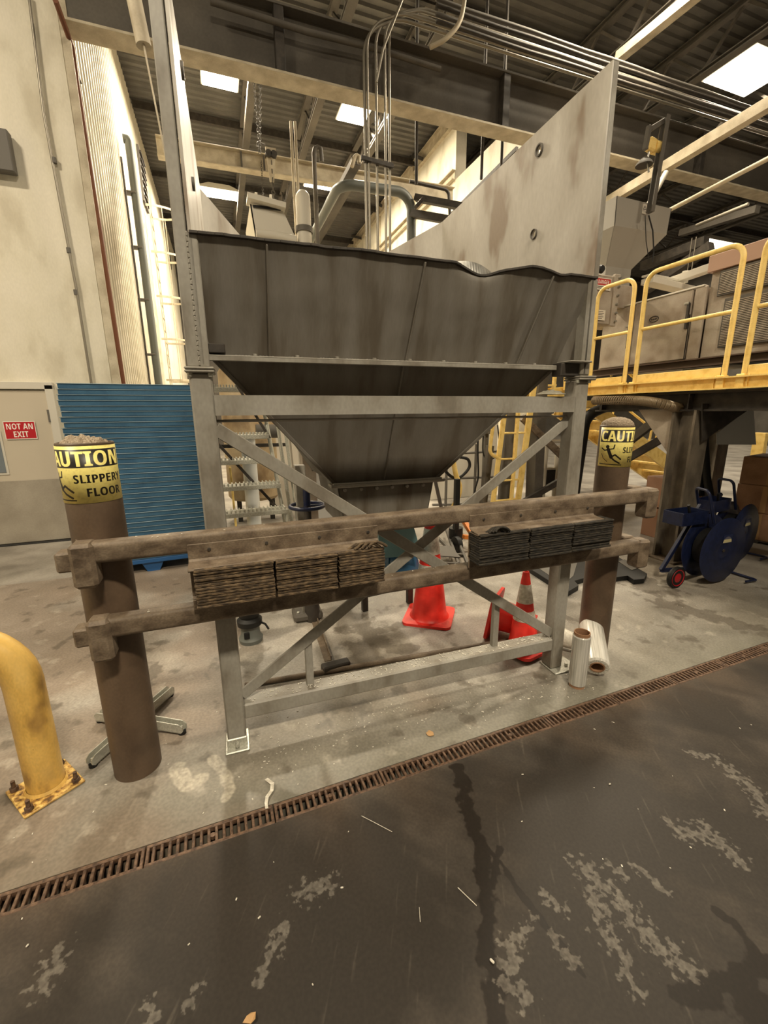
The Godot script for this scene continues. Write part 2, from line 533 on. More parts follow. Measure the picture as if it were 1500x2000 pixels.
	M.ribbed_hose = flat(c8(128, 112, 88), 0.45, 0.3)
	M.carton_pink = flat(c8(178, 138, 114), 0.75)
	toned("worn_plate", tones(31, [c8(96, 72, 48), c8(170, 128, 66), c8(220, 184, 104), c8(232, 200, 124)], 0.03, 0.1, 0.05), 0.55, Vector3(2.2, 2.2, 2.2))
	M.film_white = toned("film_white", tones(30, [c8(176, 174, 166), c8(226, 224, 216), c8(238, 236, 230)], 0.05, 0.05, 0.0, 192), 0.18, Vector3(7, 0.25, 7))
	M.film_white.uv1_world_triplanar = false
	M.clear_scrap = flat(c8(150, 146, 132), 0.12)
	M.door_grey = flat(c8(196, 186, 168), 0.5)
	M.window_glass = flat(c8(120, 128, 134), 0.08)
	M.glow = flat(Color(1, 0.95, 0.85))
	M.glow.emission_enabled = true
	M.glow.emission = Color(1.0, 0.95, 0.86)
	M.glow.emission_energy_multiplier = 9.0
	M.pane = flat(Color(0.75, 0.8, 0.82, 0.25), 0.05)
	M.pane.transparency = BaseMaterial3D.TRANSPARENCY_ALPHA
	M.teal_film = flat(Color(0.35, 0.6, 0.66, 0.55), 0.2)
	M.teal_film.transparency = BaseMaterial3D.TRANSPARENCY_ALPHA
	M.conduit = flat(c8(140, 134, 122), 0.35, 0.5)
	M.red_brown = flat(c8(112, 66, 42), 0.6)
	M.sheet_grey = flat(c8(206, 208, 206), 0.5)
	M.orange = flat(c8(220, 130, 50), 0.5)
	M.wood = flat(c8(176, 140, 96), 0.7)

# ---------- the shell ----------
# floor line of the drain: its rear edge runs along z = dz(x), its front edge 0.098 nearer
func dz(x: float) -> float:
	return -1.637 - 0.018 * x
const DW := 0.098
func floor_sheet(x0: float, x1: float, z0: Callable, z1: Callable, mat: Material, called: String, label: String, rect := Rect2()) -> void:
	var st := SurfaceTool.new()
	st.begin(Mesh.PRIMITIVE_TRIANGLES)
	st.set_smooth_group(-1)
	var p := []
	for q in [[x0, z0], [x1, z0], [x1, z1], [x0, z1]]:
		p.append(Vector3(q[0], 0, (q[1] as Callable).call(q[0])))
	var uvf := func(v: Vector3) -> Vector2:
		return Vector2((v.x - rect.position.x) / rect.size.x, (v.z - rect.position.y) / rect.size.y) if rect.has_area() else Vector2(v.x, v.z)
	var dn := Vector3(0, -0.25, 0)
	var quads := [[p[0], p[1], p[2], p[3]], [p[3] + dn, p[2] + dn, p[1] + dn, p[0] + dn]]
	for i in 4: quads.append([p[i], p[i] + dn, p[(i + 1) % 4] + dn, p[(i + 1) % 4]])
	for q in quads:
		for k in [0, 1, 2, 0, 2, 3]:
			st.set_uv(uvf.call(q[k]))
			st.add_vertex(q[k])
	st.generate_normals()
	struct(called, st.commit(), mat, label, "floor")

func blob(mask: PackedFloat32Array, w: int, h: int, r: Rect2, pts: Array, rad: float, n: FastNoiseLite, rough_edge: float, val := 1.0) -> void:
	var lo := Vector2(1e9, 1e9)
	var hi := -lo
	for p in pts:
		lo = lo.min(p); hi = hi.max(p)
	var pad := rad * 1.9 + 0.02
	var sc := Vector2(w, h) / r.size
	var a := (lo - Vector2(pad, pad) - r.position) * sc
	var b := (hi + Vector2(pad, pad) - r.position) * sc
	for y in range(maxi(0, int(a.y)), mini(h, int(b.y))):
		for x in range(maxi(0, int(a.x)), mini(w, int(b.x))):
			var q := Vector2(x, y) / sc + r.position
			var d := 1e9
			for i in maxi(1, pts.size() - 1):
				var c: Vector2 = pts[i]
				if pts.size() > 1: c = Geometry2D.get_closest_point_to_segment(q, pts[i], pts[i + 1])
				d = minf(d, q.distance_to(c))
			var t := rad - d + n.get_noise_2d(q.x * 100.0, q.y * 100.0) * rough_edge * rad
			if t > 0.0:
				var k := y * w + x
				mask[k] = maxf(mask[k], minf(1.0, t / (rad * 0.25)) * val)

func v2(a: Array) -> Array:
	var out := []
	for p in a: out.append(Vector2(p.x, p.z))
	return out

func front_floor() -> StandardMaterial3D:
	var r := Rect2(-1.5, -1.72, 5.6, 2.1)
	var w := 2048
	var h := 768
	var wet := PackedFloat32Array(); wet.resize(w * h)
	var foam := PackedFloat32Array(); foam.resize(w * h)
	var e2 := noise(31, 0.12, 4)
	for t in [[[Vector3(0.936, 0, -1.515), Vector3(0.857, 0, -1.282), Vector3(0.835, 0, -1.168), Vector3(0.746, 0, -0.98), Vector3(0.668, 0, -0.848), Vector3(0.593, 0, -0.686)], 0.035], [[Vector3(0.835, 0, -1.168), Vector3(0.864, 0, -1.07), Vector3(0.867, 0, -0.934), Vector3(0.884, 0, -0.811), Vector3(0.9, 0, -0.684)], 0.012], [[Vector3(0.783, 0, -1.002), Vector3(0.888, 0, -1.104)], 0.018], [[Vector3(1.466, 0, -0.654), Vector3(1.482, 0, -0.615), Vector3(1.466, 0, -0.545), Vector3(1.451, 0, -0.494)], 0.018], [[Vector3(1.128, 0, -0.54), Vector3(1.237, 0, -0.524), Vector3(1.356, 0, -0.51), Vector3(1.466, 0, -0.502)], 0.035], [[Vector3(1.285, 0, -0.469), Vector3(1.355, 0, -0.442)], 0.05]]:
		blob(wet, w, h, r, v2(t[0]), t[1], e2, 1.0)
	var lace := noise(32, 0.28, 4)
	for t in [[[Vector3(1.146, 0, -0.942), Vector3(1.157, 0, -0.879), Vector3(1.175, 0, -0.817), Vector3(1.174, 0, -0.732), Vector3(1.188, 0, -0.651), Vector3(1.219, 0, -0.589)], 0.03], [[Vector3(1.103, 0, -0.862), Vector3(1.08, 0, -0.784)], 0.025], [[Vector3(0.941, 0, -0.915), Vector3(0.974, 0, -0.85)], 0.016], [[Vector3(0.747, 0, -0.833), Vector3(0.668, 0, -0.753), Vector3(0.696, 0, -0.717)], 0.026], [[Vector3(0.763, 0, -0.827), Vector3(0.858, 0, -0.869)], 0.012], [[Vector3(1.042, 0, -0.759), Vector3(1.053, 0, -0.688), Vector3(1.021, 0, -0.606)], 0.02], [[Vector3(1.643, 0, -0.906), Vector3(1.735, 0, -0.824), Vector3(1.723, 0, -0.742)], 0.03], [[Vector3(1.745, 0, -0.891), Vector3(1.729, 0, -0.782)], 0.022], [[Vector3(2.158, 0, -1.045), Vector3(2.142, 0, -0.927), Vector3(2.059, 0, -0.821)], 0.03], [[Vector3(1.627, 0, -0.961), Vector3(1.619, 0, -0.868)], 0.012], [[Vector3(1.338, 0, -0.869), Vector3(1.362, 0, -0.763)], 0.012], [[Vector3(1.246, 0, -0.903), Vector3(1.269, 0, -0.855)], 0.012], [[Vector3(2.093, 0, -1.173), Vector3(2.178, 0, -1.104)], 0.02], [[Vector3(0.129, 0, -1.234), Vector3(0.22, 0, -1.217)], 0.028], [[Vector3(0.052, 0, -1.144), Vector3(0.004, 0, -1.087)], 0.02], [[Vector3(-0.015, 0, -1.066), Vector3(-0.049, 0, -1.025)], 0.014], [[Vector3(-0.645, 0, -1.32), Vector3(-0.653, 0, -1.255)], 0.03], [[Vector3(-0.225, 0, -1.079), Vector3(-0.237, 0, -1.047)], 0.014], [[Vector3(-0.351, 0, -1.09), Vector3(-0.339, 0, -1.05)], 0.016], [[Vector3(0.882, 0, -0.797), Vector3(0.895, 0, -0.72)], 0.018]]:
		blob(foam, w, h, r, v2(t[0]), t[1], lace, 2.6)
	var big := noise(33, 1.1, 4)
	var mid := noise(34, 5.0, 4)
	var fine := noise(35, 60.0, 2)
	var str_ := noise(36, 6.0, 3)
	var scuff := noise(37, 22.0, 3)
	var col := PackedByteArray(); col.resize(w * h * 3)
	var rgh := PackedByteArray(); rgh.resize(w * h)
	var dark := c8(50, 46, 42)
	var pale := c8(86, 79, 71)
	for y in h:
		var z := r.position.y + r.size.y * y / h
		for x in w:
			var X := r.position.x + r.size.x * x / w
			var i := y * w + x
			var edge := z - dz(X) - DW
			var a := big.get_noise_2d(X, z) * 0.9 + mid.get_noise_2d(X, z) * 0.35
			# scouring marks drawn out across the wheel tracks
			a += str_.get_noise_2d(X * 0.9 - z * 0.9, (X + z) * 0.12) * 0.3
			a += 0.75 * exp(-edge * 14.0) - 0.25
			var t := clampf(a * 0.8 + 0.18, 0.0, 1.0)
			var c := dark.lerp(pale, t)
			var g := 1.0 + fine.get_noise_2d(X, z) * 0.10
			var rr := 0.55 + 0.25 * t
			# fine scuffs drawn out towards the drain
			var sc := scuff.get_noise_2d((X + z * 0.55) * 1.0, (z - X * 0.15) * 0.10)
			if sc > 0.5: c = c.lerp(c8(118, 110, 99), (sc - 0.5) * 1.3)
			c = c.lerp(c8(80, 63, 48), clampf(exp(-edge * 5.0) * (0.25 + 0.5 * big.get_noise_2d(X * 1.7 + 9.0, z * 0.8)), 0.0, 0.5))
			var wv: float = wet[i]
			c = c.lerp(c8(30, 25, 21), wv * 0.85)
			rr = lerpf(rr, 0.48, wv)
			var fv: float = foam[i] * (0.55 + 0.45 * clampf(mid.get_noise_2d(X * 6.0, z * 6.0) + 0.6, 0.0, 1.0))
			c = c.lerp(c8(146, 141, 132), fv * 0.52)
			rr = lerpf(rr, 0.6, fv)
			col[i * 3] = int(clampf(c.r * g, 0, 1) * 255.0)
			col[i * 3 + 1] = int(clampf(c.g * g, 0, 1) * 255.0)
			col[i * 3 + 2] = int(clampf(c.b * g, 0, 1) * 255.0)
			rgh[i] = int(rr * 255.0)
	var m := flat(Color.WHITE, 1.0)
	m.albedo_texture = ImageTexture.create_from_image(Image.create_from_data(w, h, false, Image.FORMAT_RGB8, col))
	m.roughness_texture = ImageTexture.create_from_image(Image.create_from_data(w, h, false, Image.FORMAT_L8, rgh))
	m.texture_repeat = false
	m.metallic_specular = 0.36
	return m

func rear_floor() -> StandardMaterial3D:
	var r := Rect2(-2.6, -5.2, 7.6, 3.7)
	var w := 2048
	var h := 1000
	var soap := PackedFloat32Array(); soap.resize(w * h)
	var oil := PackedFloat32Array(); oil.resize(w * h)
	var e := noise(41, 0.06, 4)
	for t in [[[Vector3(-0.352, 0, -2.01), Vector3(-0.287, 0, -1.889), Vector3(-0.243, 0, -1.903)], 0.045], [[Vector3(-0.187, 0, -2.015), Vector3(-0.128, 0, -1.891), Vector3(-0.106, 0, -1.79), Vector3(-0.129, 0, -1.741)], 0.03]]:
		blob(soap, w, h, r, v2(t[0]), t[1], e, 0.5, 0.8)
	for t in [[[Vector3(0.9, 0, -3.175), Vector3(0.951, 0, -2.8), Vector3(0.76, 0, -2.578)], 0.16], [[Vector3(1.009, 0, -2.623), Vector3(1.198, 0, -2.587)], 0.07], [[Vector3(1.151, 0, -1.818), Vector3(1.183, 0, -1.761)], 0.035], [[Vector3(-0.582, 0, -3.034), Vector3(-0.603, 0, -2.744)], 0.05], [[Vector3(-1.78, 0, -5.544), Vector3(-1.568, 0, -5.291)], 0.12], [[Vector3(3.892, 0, -3.113), Vector3(3.82, 0, -2.705)], 0.2], [[Vector3(3.591, 0, -2.429), Vector3(3.807, 0, -1.939)], 0.12]]:
		blob(oil, w, h, r, v2(t[0]), t[1], e, 1.0, 0.5)
	var big := noise(43, 0.8, 4)
	var mid := noise(44, 4.0, 4)
	var fine := noise(45, 50.0, 2)
	var col := PackedByteArray(); col.resize(w * h * 3)
	var rgh := PackedByteArray(); rgh.resize(w * h)
	var warm := noise(46, 0.5, 3)
	var spots := noise(47, 3.2, 5)
	for y in h:
		var z := r.position.y + r.size.y * y / h
		for x in w:
			var X := r.position.x + r.size.x * x / w
			var i := y * w + x
			var a := big.get_noise_2d(X, z) * 0.6 + mid.get_noise_2d(X, z) * 0.4
			var t := clampf(a * 0.95 + 0.55, 0.0, 1.0)
			var c := c8(126, 121, 113).lerp(c8(182, 177, 169), t)
			c = c.lerp(c8(158, 144, 126), clampf(warm.get_noise_2d(X, z) * 0.8 + 0.1, 0.0, 0.6))
			var near := exp(-(dz(X) - z) * 1.9)
			c = c.lerp(c8(98, 96, 85), near * 0.72)
			c = c.lerp(c8(118, 101, 86), clampf((0.2 - X) * 0.5 + warm.get_noise_2d(X * 2.0, z * 2.0), 0.0, 0.55))
			var sp := spots.get_noise_2d(X, z)
			if sp > 0.3: c = c.lerp(c8(74, 67, 57), minf((sp - 0.3) * 2.2, 0.5))
			elif sp < -0.38: c = c.lerp(c8(188, 181, 168), minf((-0.38 - sp) * 2.0, 0.4))
			c = c.lerp(c8(66, 58, 48), oil[i] * 0.8)
			var sv: float = soap[i] * (0.5 + 0.5 * clampf(mid.get_noise_2d(X * 8.0, z * 8.0) * 1.5 + 0.6, 0.0, 1.0))
			c = c.lerp(c8(190, 182, 166), sv * 0.85)
			var g := 1.0 + fine.get_noise_2d(X, z) * 0.10
			col[i * 3] = int(clampf(c.r * g, 0, 1) * 255.0)
			col[i * 3 + 1] = int(clampf(c.g * g, 0, 1) * 255.0)
			col[i * 3 + 2] = int(clampf(c.b * g, 0, 1) * 255.0)
			rgh[i] = int(clampf(0.42 + 0.25 * t - near * 0.12, 0, 1) * 255.0)
	var m := flat(Color.WHITE, 1.0)
	m.albedo_texture = ImageTexture.create_from_image(Image.create_from_data(w, h, false, Image.FORMAT_RGB8, col))
	m.roughness_texture = ImageTexture.create_from_image(Image.create_from_data(w, h, false, Image.FORMAT_L8, rgh))
	m.texture_repeat = false
	return m

func setting() -> void:
	var back := func(x: float) -> float: return dz(x)
	var front := func(x: float) -> float: return dz(x) + DW
	var k := func(v: float) -> Callable: return func(_x: float) -> float: return v
	floor_sheet(-1.5, 4.1, front, k.call(0.38), front_floor(), "floor", "dark damp concrete floor on the near side of the drain", Rect2(-1.5, -1.72, 5.6, 2.1))
	floor_sheet(-2.6, 5.0, k.call(-5.2), back, rear_floor(), "floor", "pale stained concrete floor behind the drain", Rect2(-2.6, -5.2, 7.6, 3.7))
	floor_sheet(-9.0, 24.0, k.call(-24.0), k.call(-5.2), M.concrete, "floor", "concrete floor at the back of the hall")
	floor_sheet(-9.0, -2.6, k.call(-5.2), back, M.concrete, "floor", "concrete floor by the left wall")
	floor_sheet(5.0, 24.0, k.call(-5.2), back, M.concrete, "floor", "concrete floor under the machine platform")
	floor_sheet(-9.0, -1.5, front, k.call(7.0), M.dark_concrete, "floor", "dark concrete floor left of the camera")
	floor_sheet(4.1, 24.0, front, k.call(7.0), M.dark_concrete, "floor", "dark concrete floor right of the camera")
	floor_sheet(-1.5, 4.1, k.call(0.38), k.call(7.0), M.dark_concrete, "floor", "dark concrete floor behind the camera")
	# drain channel under the gratings
	var b := MB.new()
	b.xf = Transform3D(Basis(Vector3.UP, 0.018), Vector3(0, 0, -1.637 + DW / 2))
	b.box(Vector3(7.5, -0.2, 0), Vector3(33, 0.02, 0.2))
	struct("trim_1", b, M.void_dark, "dark channel under the drain gratings", "drain channel")
	# front wall with the door, facing the camera
	var zf := -6.94
	b = MB.new()
	b.box(Vector3(-5.2, 4.5, zf - 0.15), Vector3(7.74, 9.0, 0.3))
	struct("wall_front", b, M.cream_wall, "cream wall with the door, left of the blue pallets", "wall")
	b = MB.new()
	b.box(Vector3(-5.2, 0.44, zf + 0.004), Vector3(7.74, 0.86, 0.012))
	struct("baseboard_left", b, M.grey_wainscot, "grey painted band along the foot of the cream wall", "wainscot")
	b = MB.new()
	b.ext(lsec(0.09, 0.09, 0.012), Vector3(-1.325, 0, zf + 0.012), Vector3(-1.325, 9, zf + 0.012), Vector3(0, 0, -1))
	struct("trim_2", b, M.cream_steel, "corner trim at the end of the cream wall", "trim")
	# ribbed wall running back from that corner
	b = MB.new()
	var z := zf - 0.3
	while z > -24.0:
		b.quad(Vector3(-1.36, 0, z), Vector3(-1.36, 0, z - 0.11), Vector3(-1.36, 9, z - 0.11), Vector3(-1.36, 9, z))
		b.quad(Vector3(-1.36, 0, z - 0.11), Vector3(-1.335, 0, z - 0.13), Vector3(-1.335, 9, z - 0.13), Vector3(-1.36, 9, z - 0.11))
		b.quad(Vector3(-1.335, 0, z - 0.13), Vector3(-1.335, 0, z - 0.17), Vector3(-1.335, 9, z - 0.17), Vector3(-1.335, 9, z - 0.13))
		b.quad(Vector3(-1.335, 0, z - 0.17), Vector3(-1.36, 0, z - 0.19), Vector3(-1.36, 9, z - 0.19), Vector3(-1.335, 9, z - 0.17))
		z -= 0.19
	b.box(Vector3(-1.47, 4.5, (zf - 0.3 - 24.0) / 2), Vector3(0.2, 9, 24.0 + zf - 0.3))
	struct("wall_left", b, M.cream_wall, "ribbed cream wall running back behind the dark pipe", "wall")
	struct("wall_back", MB.new().box(Vector3(7.5, 4.5, -24.15), Vector3(33.4, 9, 0.3)), M.dusty_steel, "far wall of the hall", "wall")
	struct("wall_right", MB.new().box(Vector3(24.15, 4.5, -8.5), Vector3(0.3, 9, 31.6)), M.dusty_steel, "right end wall of the hall", "wall")
	struct("wall_near", MB.new().box(Vector3(7.5, 4.5, 7.15), Vector3(33.4, 9, 0.3)), M.dusty_steel, "wall behind the camera", "wall")
	struct("wall_far_left", MB.new().box(Vector3(-9.15, 4.5, -8.5), Vector3(0.3, 9, 31.6)), M.cream_wall, "left end wall of the hall", "wall")
	# inner partition right of the hopper, seen over its side plate
	b = MB.new()
	b.box(Vector3(6.25, 4.5, -17.5), Vector3(0.3, 9, 13.0)); b.box(Vector3(6.25, 3.7, -9.5), Vector3(0.3, 7.4, 3.0))
	struct("wall_inner", b, M.cream_wall, "cream partition wall behind the hopper's right side plate", "wall")
	var y := 7.9
	for q in [[8.6, 0.32], [7.4, 0.22], [6.0, 0.22], [4.5, 0.22]]:
		b = MB.new()
		b.ext(csec(0.1, q[1], 0.02), Vector3(6.1, q[0], -8.0 if q[0] < 7.2 else -11.0), Vector3(6.1, q[0], -24.0))
		struct("trim_3", b, M.cream_steel, "horizontal girt along the cream partition wall", "girt")
	for zz in [-13.5, -16.5, -19.5, -22.5]:
		b = MB.new()
		b.box(Vector3(6.06, 4.5, zz), Vector3(0.1, 9, 0.14))
		struct("trim_4", b, M.cream_steel, "upright on the cream partition wall", "post")

func roof() -> void:
	# ribbed roof deck; its ribs run across the hall
	var b := MB.new()
	var z := 7.0
	while z > -24.0:
		var q := [z, z - 0.10, z - 0.125, z - 0.185, z - 0.21]
		var yy := [9.045, 9.045, 9.0, 9.0, 9.045]
		for i in 4:
			b.quad(Vector3(-9, yy[i], q[i]), Vector3(-9, yy[i + 1], q[i + 1]), Vector3(24, yy[i + 1], q[i + 1]), Vector3(24, yy[i], q[i]))
		z -= 0.21
	b.box(Vector3(7.5, 9.2, -8.5), Vector3(33.4, 0.2, 31.6))
	struct("ceiling", b, M.roof_deck, "ribbed metal roof deck", "ceiling")
	# roof trusses running back through the hall
	var xs := [1.2, 2.6, 4.2, 7.6, 9.6, 12.0, 14.8, 18.0]
	var names := ["wide roof truss right of the square lamp", "roof truss between the two ceiling lamps", "roof truss right of the lamp behind the conduits", "roof truss behind the hopper's tall right plate", "roof truss above the hanging yellow hoist", "roof truss left of the large lamp", "roof truss right of the large lamp", "roof truss far over the machine"]
	for i in xs.size(): truss(xs[i], names[i])
	# purlins across
	var k := 0
	for zz in [-4.0, -8.6, -10.2, -13.4, -16.6, -19.8]:
		b = MB.new()
		b.ext(csec(0.08, 0.16, 0.012), Vector3(-1.3, 8.8, zz), Vector3(24, 8.8, zz))
		var o := put("roof_purlin", b, M.dark_steel)
		tag(o, "steel purlin across the roof, %s from the front" % ["first", "second", "third", "fourth", "fifth", "sixth"][k], "purlin", "roof purlins")
		k += 1

func truss(x: float, label: String) -> void:
	var o := thing("roof_truss", label, "truss", Vector3(x, 8.0, 0), 0.0, "roof trusses")
	var z1 := -23.9
	put("top_chord", MB.new().ext(isec(0.14, 0.12, 0.02, 0.02), Vector3(0, 0.9, 6.8), Vector3(0, 0.9, z1)), M.dusty_steel, o)
	put("bottom_chord", MB.new().ext(isec(0.16, 0.1, 0.02, 0.02), Vector3(0, 0.2, 6.8), Vector3(0, 0.2, z1)), M.dusty_steel, o)
	var st := MB.new().bar(Vector3(0, 0.22, 0), Vector3(0, 0.9, -0.7), 0.05, 0.05).done()
	var st2 := MB.new().bar(Vector3(0, 0.9, -0.7), Vector3(0, 0.22, -1.4), 0.05, 0.05).done()
	var z := 6.6
	while z > -23.0:
		put("web", st, M.dusty_steel, o).position.z = z
		put("web", st2, M.dusty_steel, o).position.z = z
		z -= 1.4

func girder_and_pipes() -> void:
	var a := Vector3(-1.3, 6.4, -6.95)
	var b := Vector3(23.9, 6.4, -6.62)
	var g := thing("roof_girder", "deep steel girder crossing the whole hall above the hopper", "girder")
	put("web", MB.new().bar(a, b, 0.02, 0.74), M.dusty_steel, g)
	put("bottom_flange", MB.new().bar(a - Vector3(0, 0.365, 0), b - Vector3(0, 0.365, 0), 0.3, 0.03), M.cream_steel, g)
	put("top_flange", MB.new().bar(a + Vector3(0, 0.36, 0), b + Vector3(0, 0.36, 0), 0.3, 0.03), M.dusty_steel, g)
	for x in [1.15, 4.6, 9.0, 13.5, 18.0]:
		var c := a.lerp(b, (x - a.x) / (b.x - a.x))
		put("stiffener", MB.new().box(c + Vector3(0, 0, 0.07), Vector3(0.12, 0.7, 0.14)), M.dark_steel, g)
	var p := MB.new()
	p.tube([Vector3(0.326, 6.525, -6.72), Vector3(1.498, 6.505, -6.72), Vector3(2.45, 6.545, -6.72), Vector3(3.434, 6.529, -6.72)], 0.035, 8)
	tag(put("water_pipe", p, M.dusty_steel), "thin pipe along the girder's web, above the square lamp", "pipe")
	# five conduits: along the girder top, round a bend and straight down behind the hopper
	var names := ["left end of the five conduits dropping behind the hopper", "second of the five dropping conduits from the left", "middle one of the five dropping conduits", "fourth of the five dropping conduits from the left", "conduit at the right end of the five dropping together"]
	var xs := [2.235, 2.275, 2.405, 2.528, 2.6]
	for i in 5:
		var zz := -6.62 + 0.02 * (i % 2)
		var q := [Vector3(xs[i], 0, zz), Vector3(xs[i], 6.62 + 0.07 * i, zz), Vector3(xs[i] + 0.5, 6.86 + 0.05 * i, zz + 0.03), Vector3(23.5, 6.86 + 0.05 * i, zz + 0.32)]
		var m := MB.new().tube(bend(q, 0.5, 8), [0.022, 0.016, 0.02, 0.018, 0.02][i], 7)
		tag(put("conduit", m, M.conduit), names[i], "conduit", "conduits from the girder")
	var cl := thing("conduit_hanger", "perforated strap holding the five dropping conduits level with the cream beam", "bracket")
	put("strap", MB.new().bar(Vector3(2.155, 5.151, -6.58), Vector3(2.638, 5.118, -6.58), 0.04, 0.05), M.dark_steel, cl)
	for x in xs: put("clamp", MB.new().box(Vector3(x, Vector3(2.382, 5.139, -6.58).y, -6.6), Vector3(0.06, 0.06, 0.05)), M.dark_steel, cl)
	# loose cables along the top of the girder to the right
	for i in 4:
		var y := 6.82 + i * 0.085
		var pts := []
		for k in 40:
			var t := k / 39.0
			var c := Vector3(lerpf(3.2, 23.0, t), y + 0.006 * sin(k * 1.7 + i), lerpf(-6.40, -6.16, t) - 0.02 * (i % 2))
			pts.append(c)
		tag(put("power_cable", MB.new().tube(pts, 0.026, 6), [M.dark_steel, M.dull_grey][i % 2]), ["lowest", "second", "third", "topmost"][i] + " of the loose cables lying along the girder's upper flange", "cable", "cables on the girder")
	var f := MB.new().tube(bend([Vector3(3.568, 7.102, -6.3), Vector3(3.516, 6.806, -6.3), Vector3(3.299, 6.601, -6.35), Vector3(3.11, 6.51, -6.4)], 0.5, 6), 0.03, 8)
	tag(put("flexible_conduit", f, M.cream_steel), "pale flexible conduit hanging down to the girder at the top of the picture", "conduit")
	tag(put("hanger_rod", MB.new().tube([Vector3(2.716, 6.964, -6.4), Vector3(2.426, 6.336, -6.4), Vector3(2.346, 5.986, -6.45)], 0.018, 6), M.conduit), "thin rod slanting down to the conduit bend", "rod")
	# long rails running back on the right, over the machine
	var s := MB.new().bar(Vector3(7.2, 5.646, -4.427), Vector3(7.2, 5.513, -7.24), 0.13, 0.15)
	tag(put("sprinkler_main", s, M.cream_steel), "broad cream rail running back under the girder, behind the yellow hoist", "rail")
	s = MB.new().tube([Vector3(7.2, 4.977, -4.313), Vector3(7.2, 4.863, -6.084)], 0.034, 8)
	tag(put("sprinkler_pipe", s, M.cream_steel), "thin cream pipe running back below the broad cream rail", "pipe")
	s = MB.new().bar(Vector3(7.2, 7.717, -5.728), Vector3(7.2, 7.802, -7.176), 0.16, 0.14)
	tag(put("roof_rail", s, M.cream_steel), "cream rail under the roof ending at the tall plate's top corner", "rail")
	s = MB.new().bar(Vector3(14, 6.913, -8.649), Vector3(14, 7.062, -10.763), 0.2, 0.18)
	tag(put("roof_rail", s, M.dusty_steel), "dull rail far back, above the distant lamp", "rail")
	s = MB.new().tube([Vector3(12, 6.358, -7.633), Vector3(12, 6.337, -8.828)], 0.04, 6)
	tag(put("roof_pipe", s, M.conduit), "slim pipe far back beside the pale rail", "pipe")

func chain(a: Vector3, b: Vector3, link: float, label: String) -> void:
	var m := MB.new()
	var d := b - a
	var n := int(d.length() / (link * 0.72))
	for i in n:
		var c := a + d * ((i + 0.5) / n)
		var bs := MB.along(d, Vector3.RIGHT if i % 2 == 0 else Vector3.FORWARD)
		var h := link * 0.5
		var w := link * 0.3
		var q := []
		for k in 8:
			var an := TAU * k / 8
			q.append(c + bs.z * cos(an) * h + bs.x * sin(an) * w)
		q.append(q[0])
		m.tube(q, link * 0.09, 4, false)
	tag(put("chain", m, M.dusty_steel), label, "chain")

